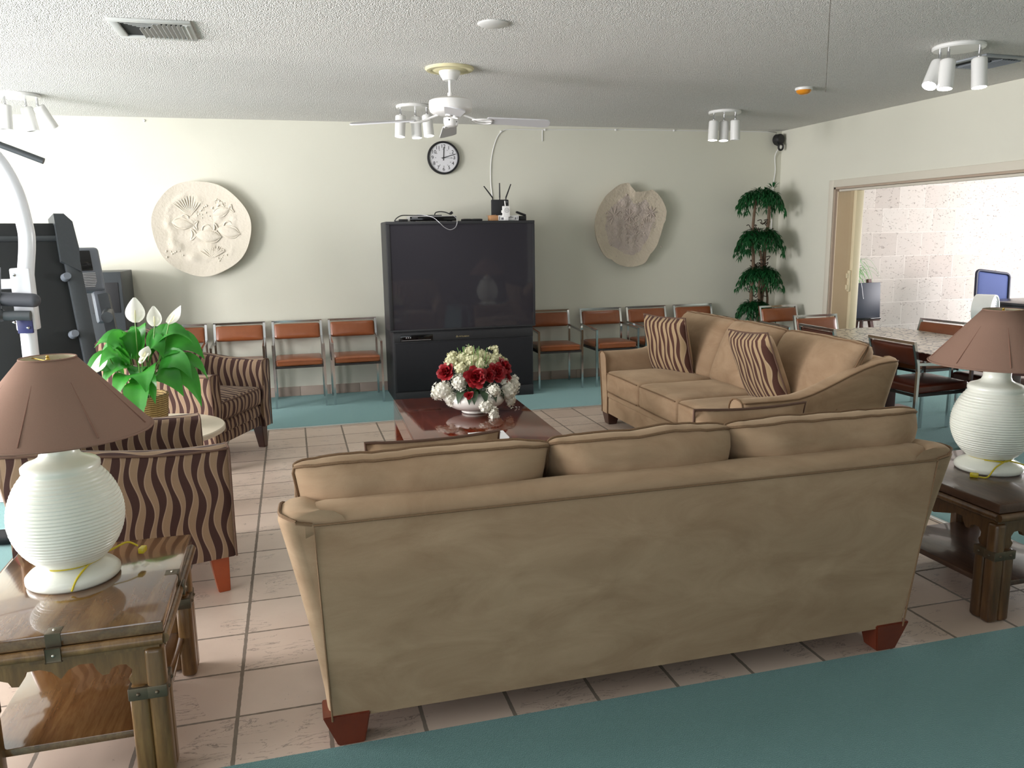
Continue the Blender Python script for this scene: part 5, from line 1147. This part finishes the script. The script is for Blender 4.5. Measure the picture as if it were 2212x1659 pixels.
sp=thing('spider_plant','pale green spider plant spilling out behind the folding door in the far room','plant',(7.33,6.385,0))
b=MB(); b.lathe([(.02,.0),(.15,0),(.17,.03),(.17,.85),(.16,.9),(.02,.88)],28); obj('pedestal',b,M['white'],sp)
b=MB()
for i in range(70):
    a=rnd.uniform(0,2*PI); l=rnd.uniform(.25,.52); h=rnd.uniform(.25,.60); x,y=math.cos(a)*l,math.sin(a)*l
    if y>.19: y=.19
    if y<-.20: y=-.20
    leaf(b,(0,0,.88),(x*.45,y*.45,.9+h*1.15),(x,y,.9+h*.35-rnd.uniform(0,.25)),.024,7,2)
obj('leaves',b,M['spider'],sp,sharp=80)
oc=thing('office_chair','navy mesh office chair behind the dark desk in the far room','chair',(9.10,5.72,0),R(-6))
Mb=Matrix.Translation((0,.10,.86))@Matrix.Rotation(R(-12),4,'X')@Matrix.Rotation(R(8),4,'Y')
b=MB(); b.cushion(.46,.36,.03,.014,0,n=6,M=Mb@Matrix.Rotation(R(90),4,'X')); obj('mesh_back',b,M['navy'],oc,sharp=60)
b=MB(); fr=[]; 
for cx,cy,a0 in ((.19,.14,0),(-.19,.14,90),(-.19,-.14,180),(.19,-.14,270)):
    for k in range(5): an=R(a0+22.5*k); fr.append(Mb@Vector((cx+.05*math.cos(an),-.01,cy+.05*math.sin(an))))
b.tube(fr,.020,8,closed=True); obj('back_frame',b,M['navyframe'],oc)
b=MB(); b.cushion(.48,.46,.08,.03,.01,n=6,M=Matrix.Translation((0,-.14,.48))); obj('seat',b,M['navyframe'],oc)
b=MB(); b.cyl((0,-.10,.06),(0,-.10,.45),.03); b.sqtube([(0,.08,.42),(0,.14,.75)],.05)
for k in range(5): a=2*PI*k/5; b.tube([(0,-.10,.09),(.28*math.cos(a),-.10+.28*math.sin(a),.05)],.022,8); b.sphere((.28*math.cos(a),-.10+.28*math.sin(a),.03),.03,u=10,v=8)
obj('base',b,M['navyframe'],oc)
dk=thing('desk','dark topped desk in the far room, above the right lampshade','desk',(9.25,5.10,0))
b=MB(); b.box(-.75,.75,-.35,.35,.700,.735,.004); obj('desktop',b,M['desk'],dk)
for x in (-.68,.68):
    b=MB(); b.box(x-.025,x+.025,-.30,.30,0,.70,.004); obj('leg',b,M['desk'],dk)
dr=thing('drum_heater','white drum-shaped fan heater standing in front of the desk in the far room','heater',(7.93,4.75,0),R(28))
Md=Matrix.Translation((0,0,.70))@Matrix.Rotation(R(90),4,'X')
b=MB(); b.lathe([(.155,-.10),(.165,-.10),(.168,-.08),(.168,.08),(.165,.10),(.150,.10),(.148,.085),(.02,.08),(.02,-.08),(.148,-.085),(.155,-.10)],40,Md,caps=False); obj('drum',b,M['white'],dr,sharp=60)
b=MB()
for r_ in (.03,.055,.08,.105,.13): b.tube([Md@Vector((r_*math.cos(2*PI*i/28),r_*math.sin(2*PI*i/28),.095)) for i in range(28)],.003,5,closed=True)
b.cyl(Md@Vector((0,0,.078)),Md@Vector((0,0,.084)),.148,.148,32); obj('grille',b,M['silver'],dr)
b=MB(); b.lathe([(.02,0),(.15,0),(.15,.02),(.03,.04),(.022,.06),(.022,.54),(.02,.54)],28); obj('stand',b,M['white'],dr)
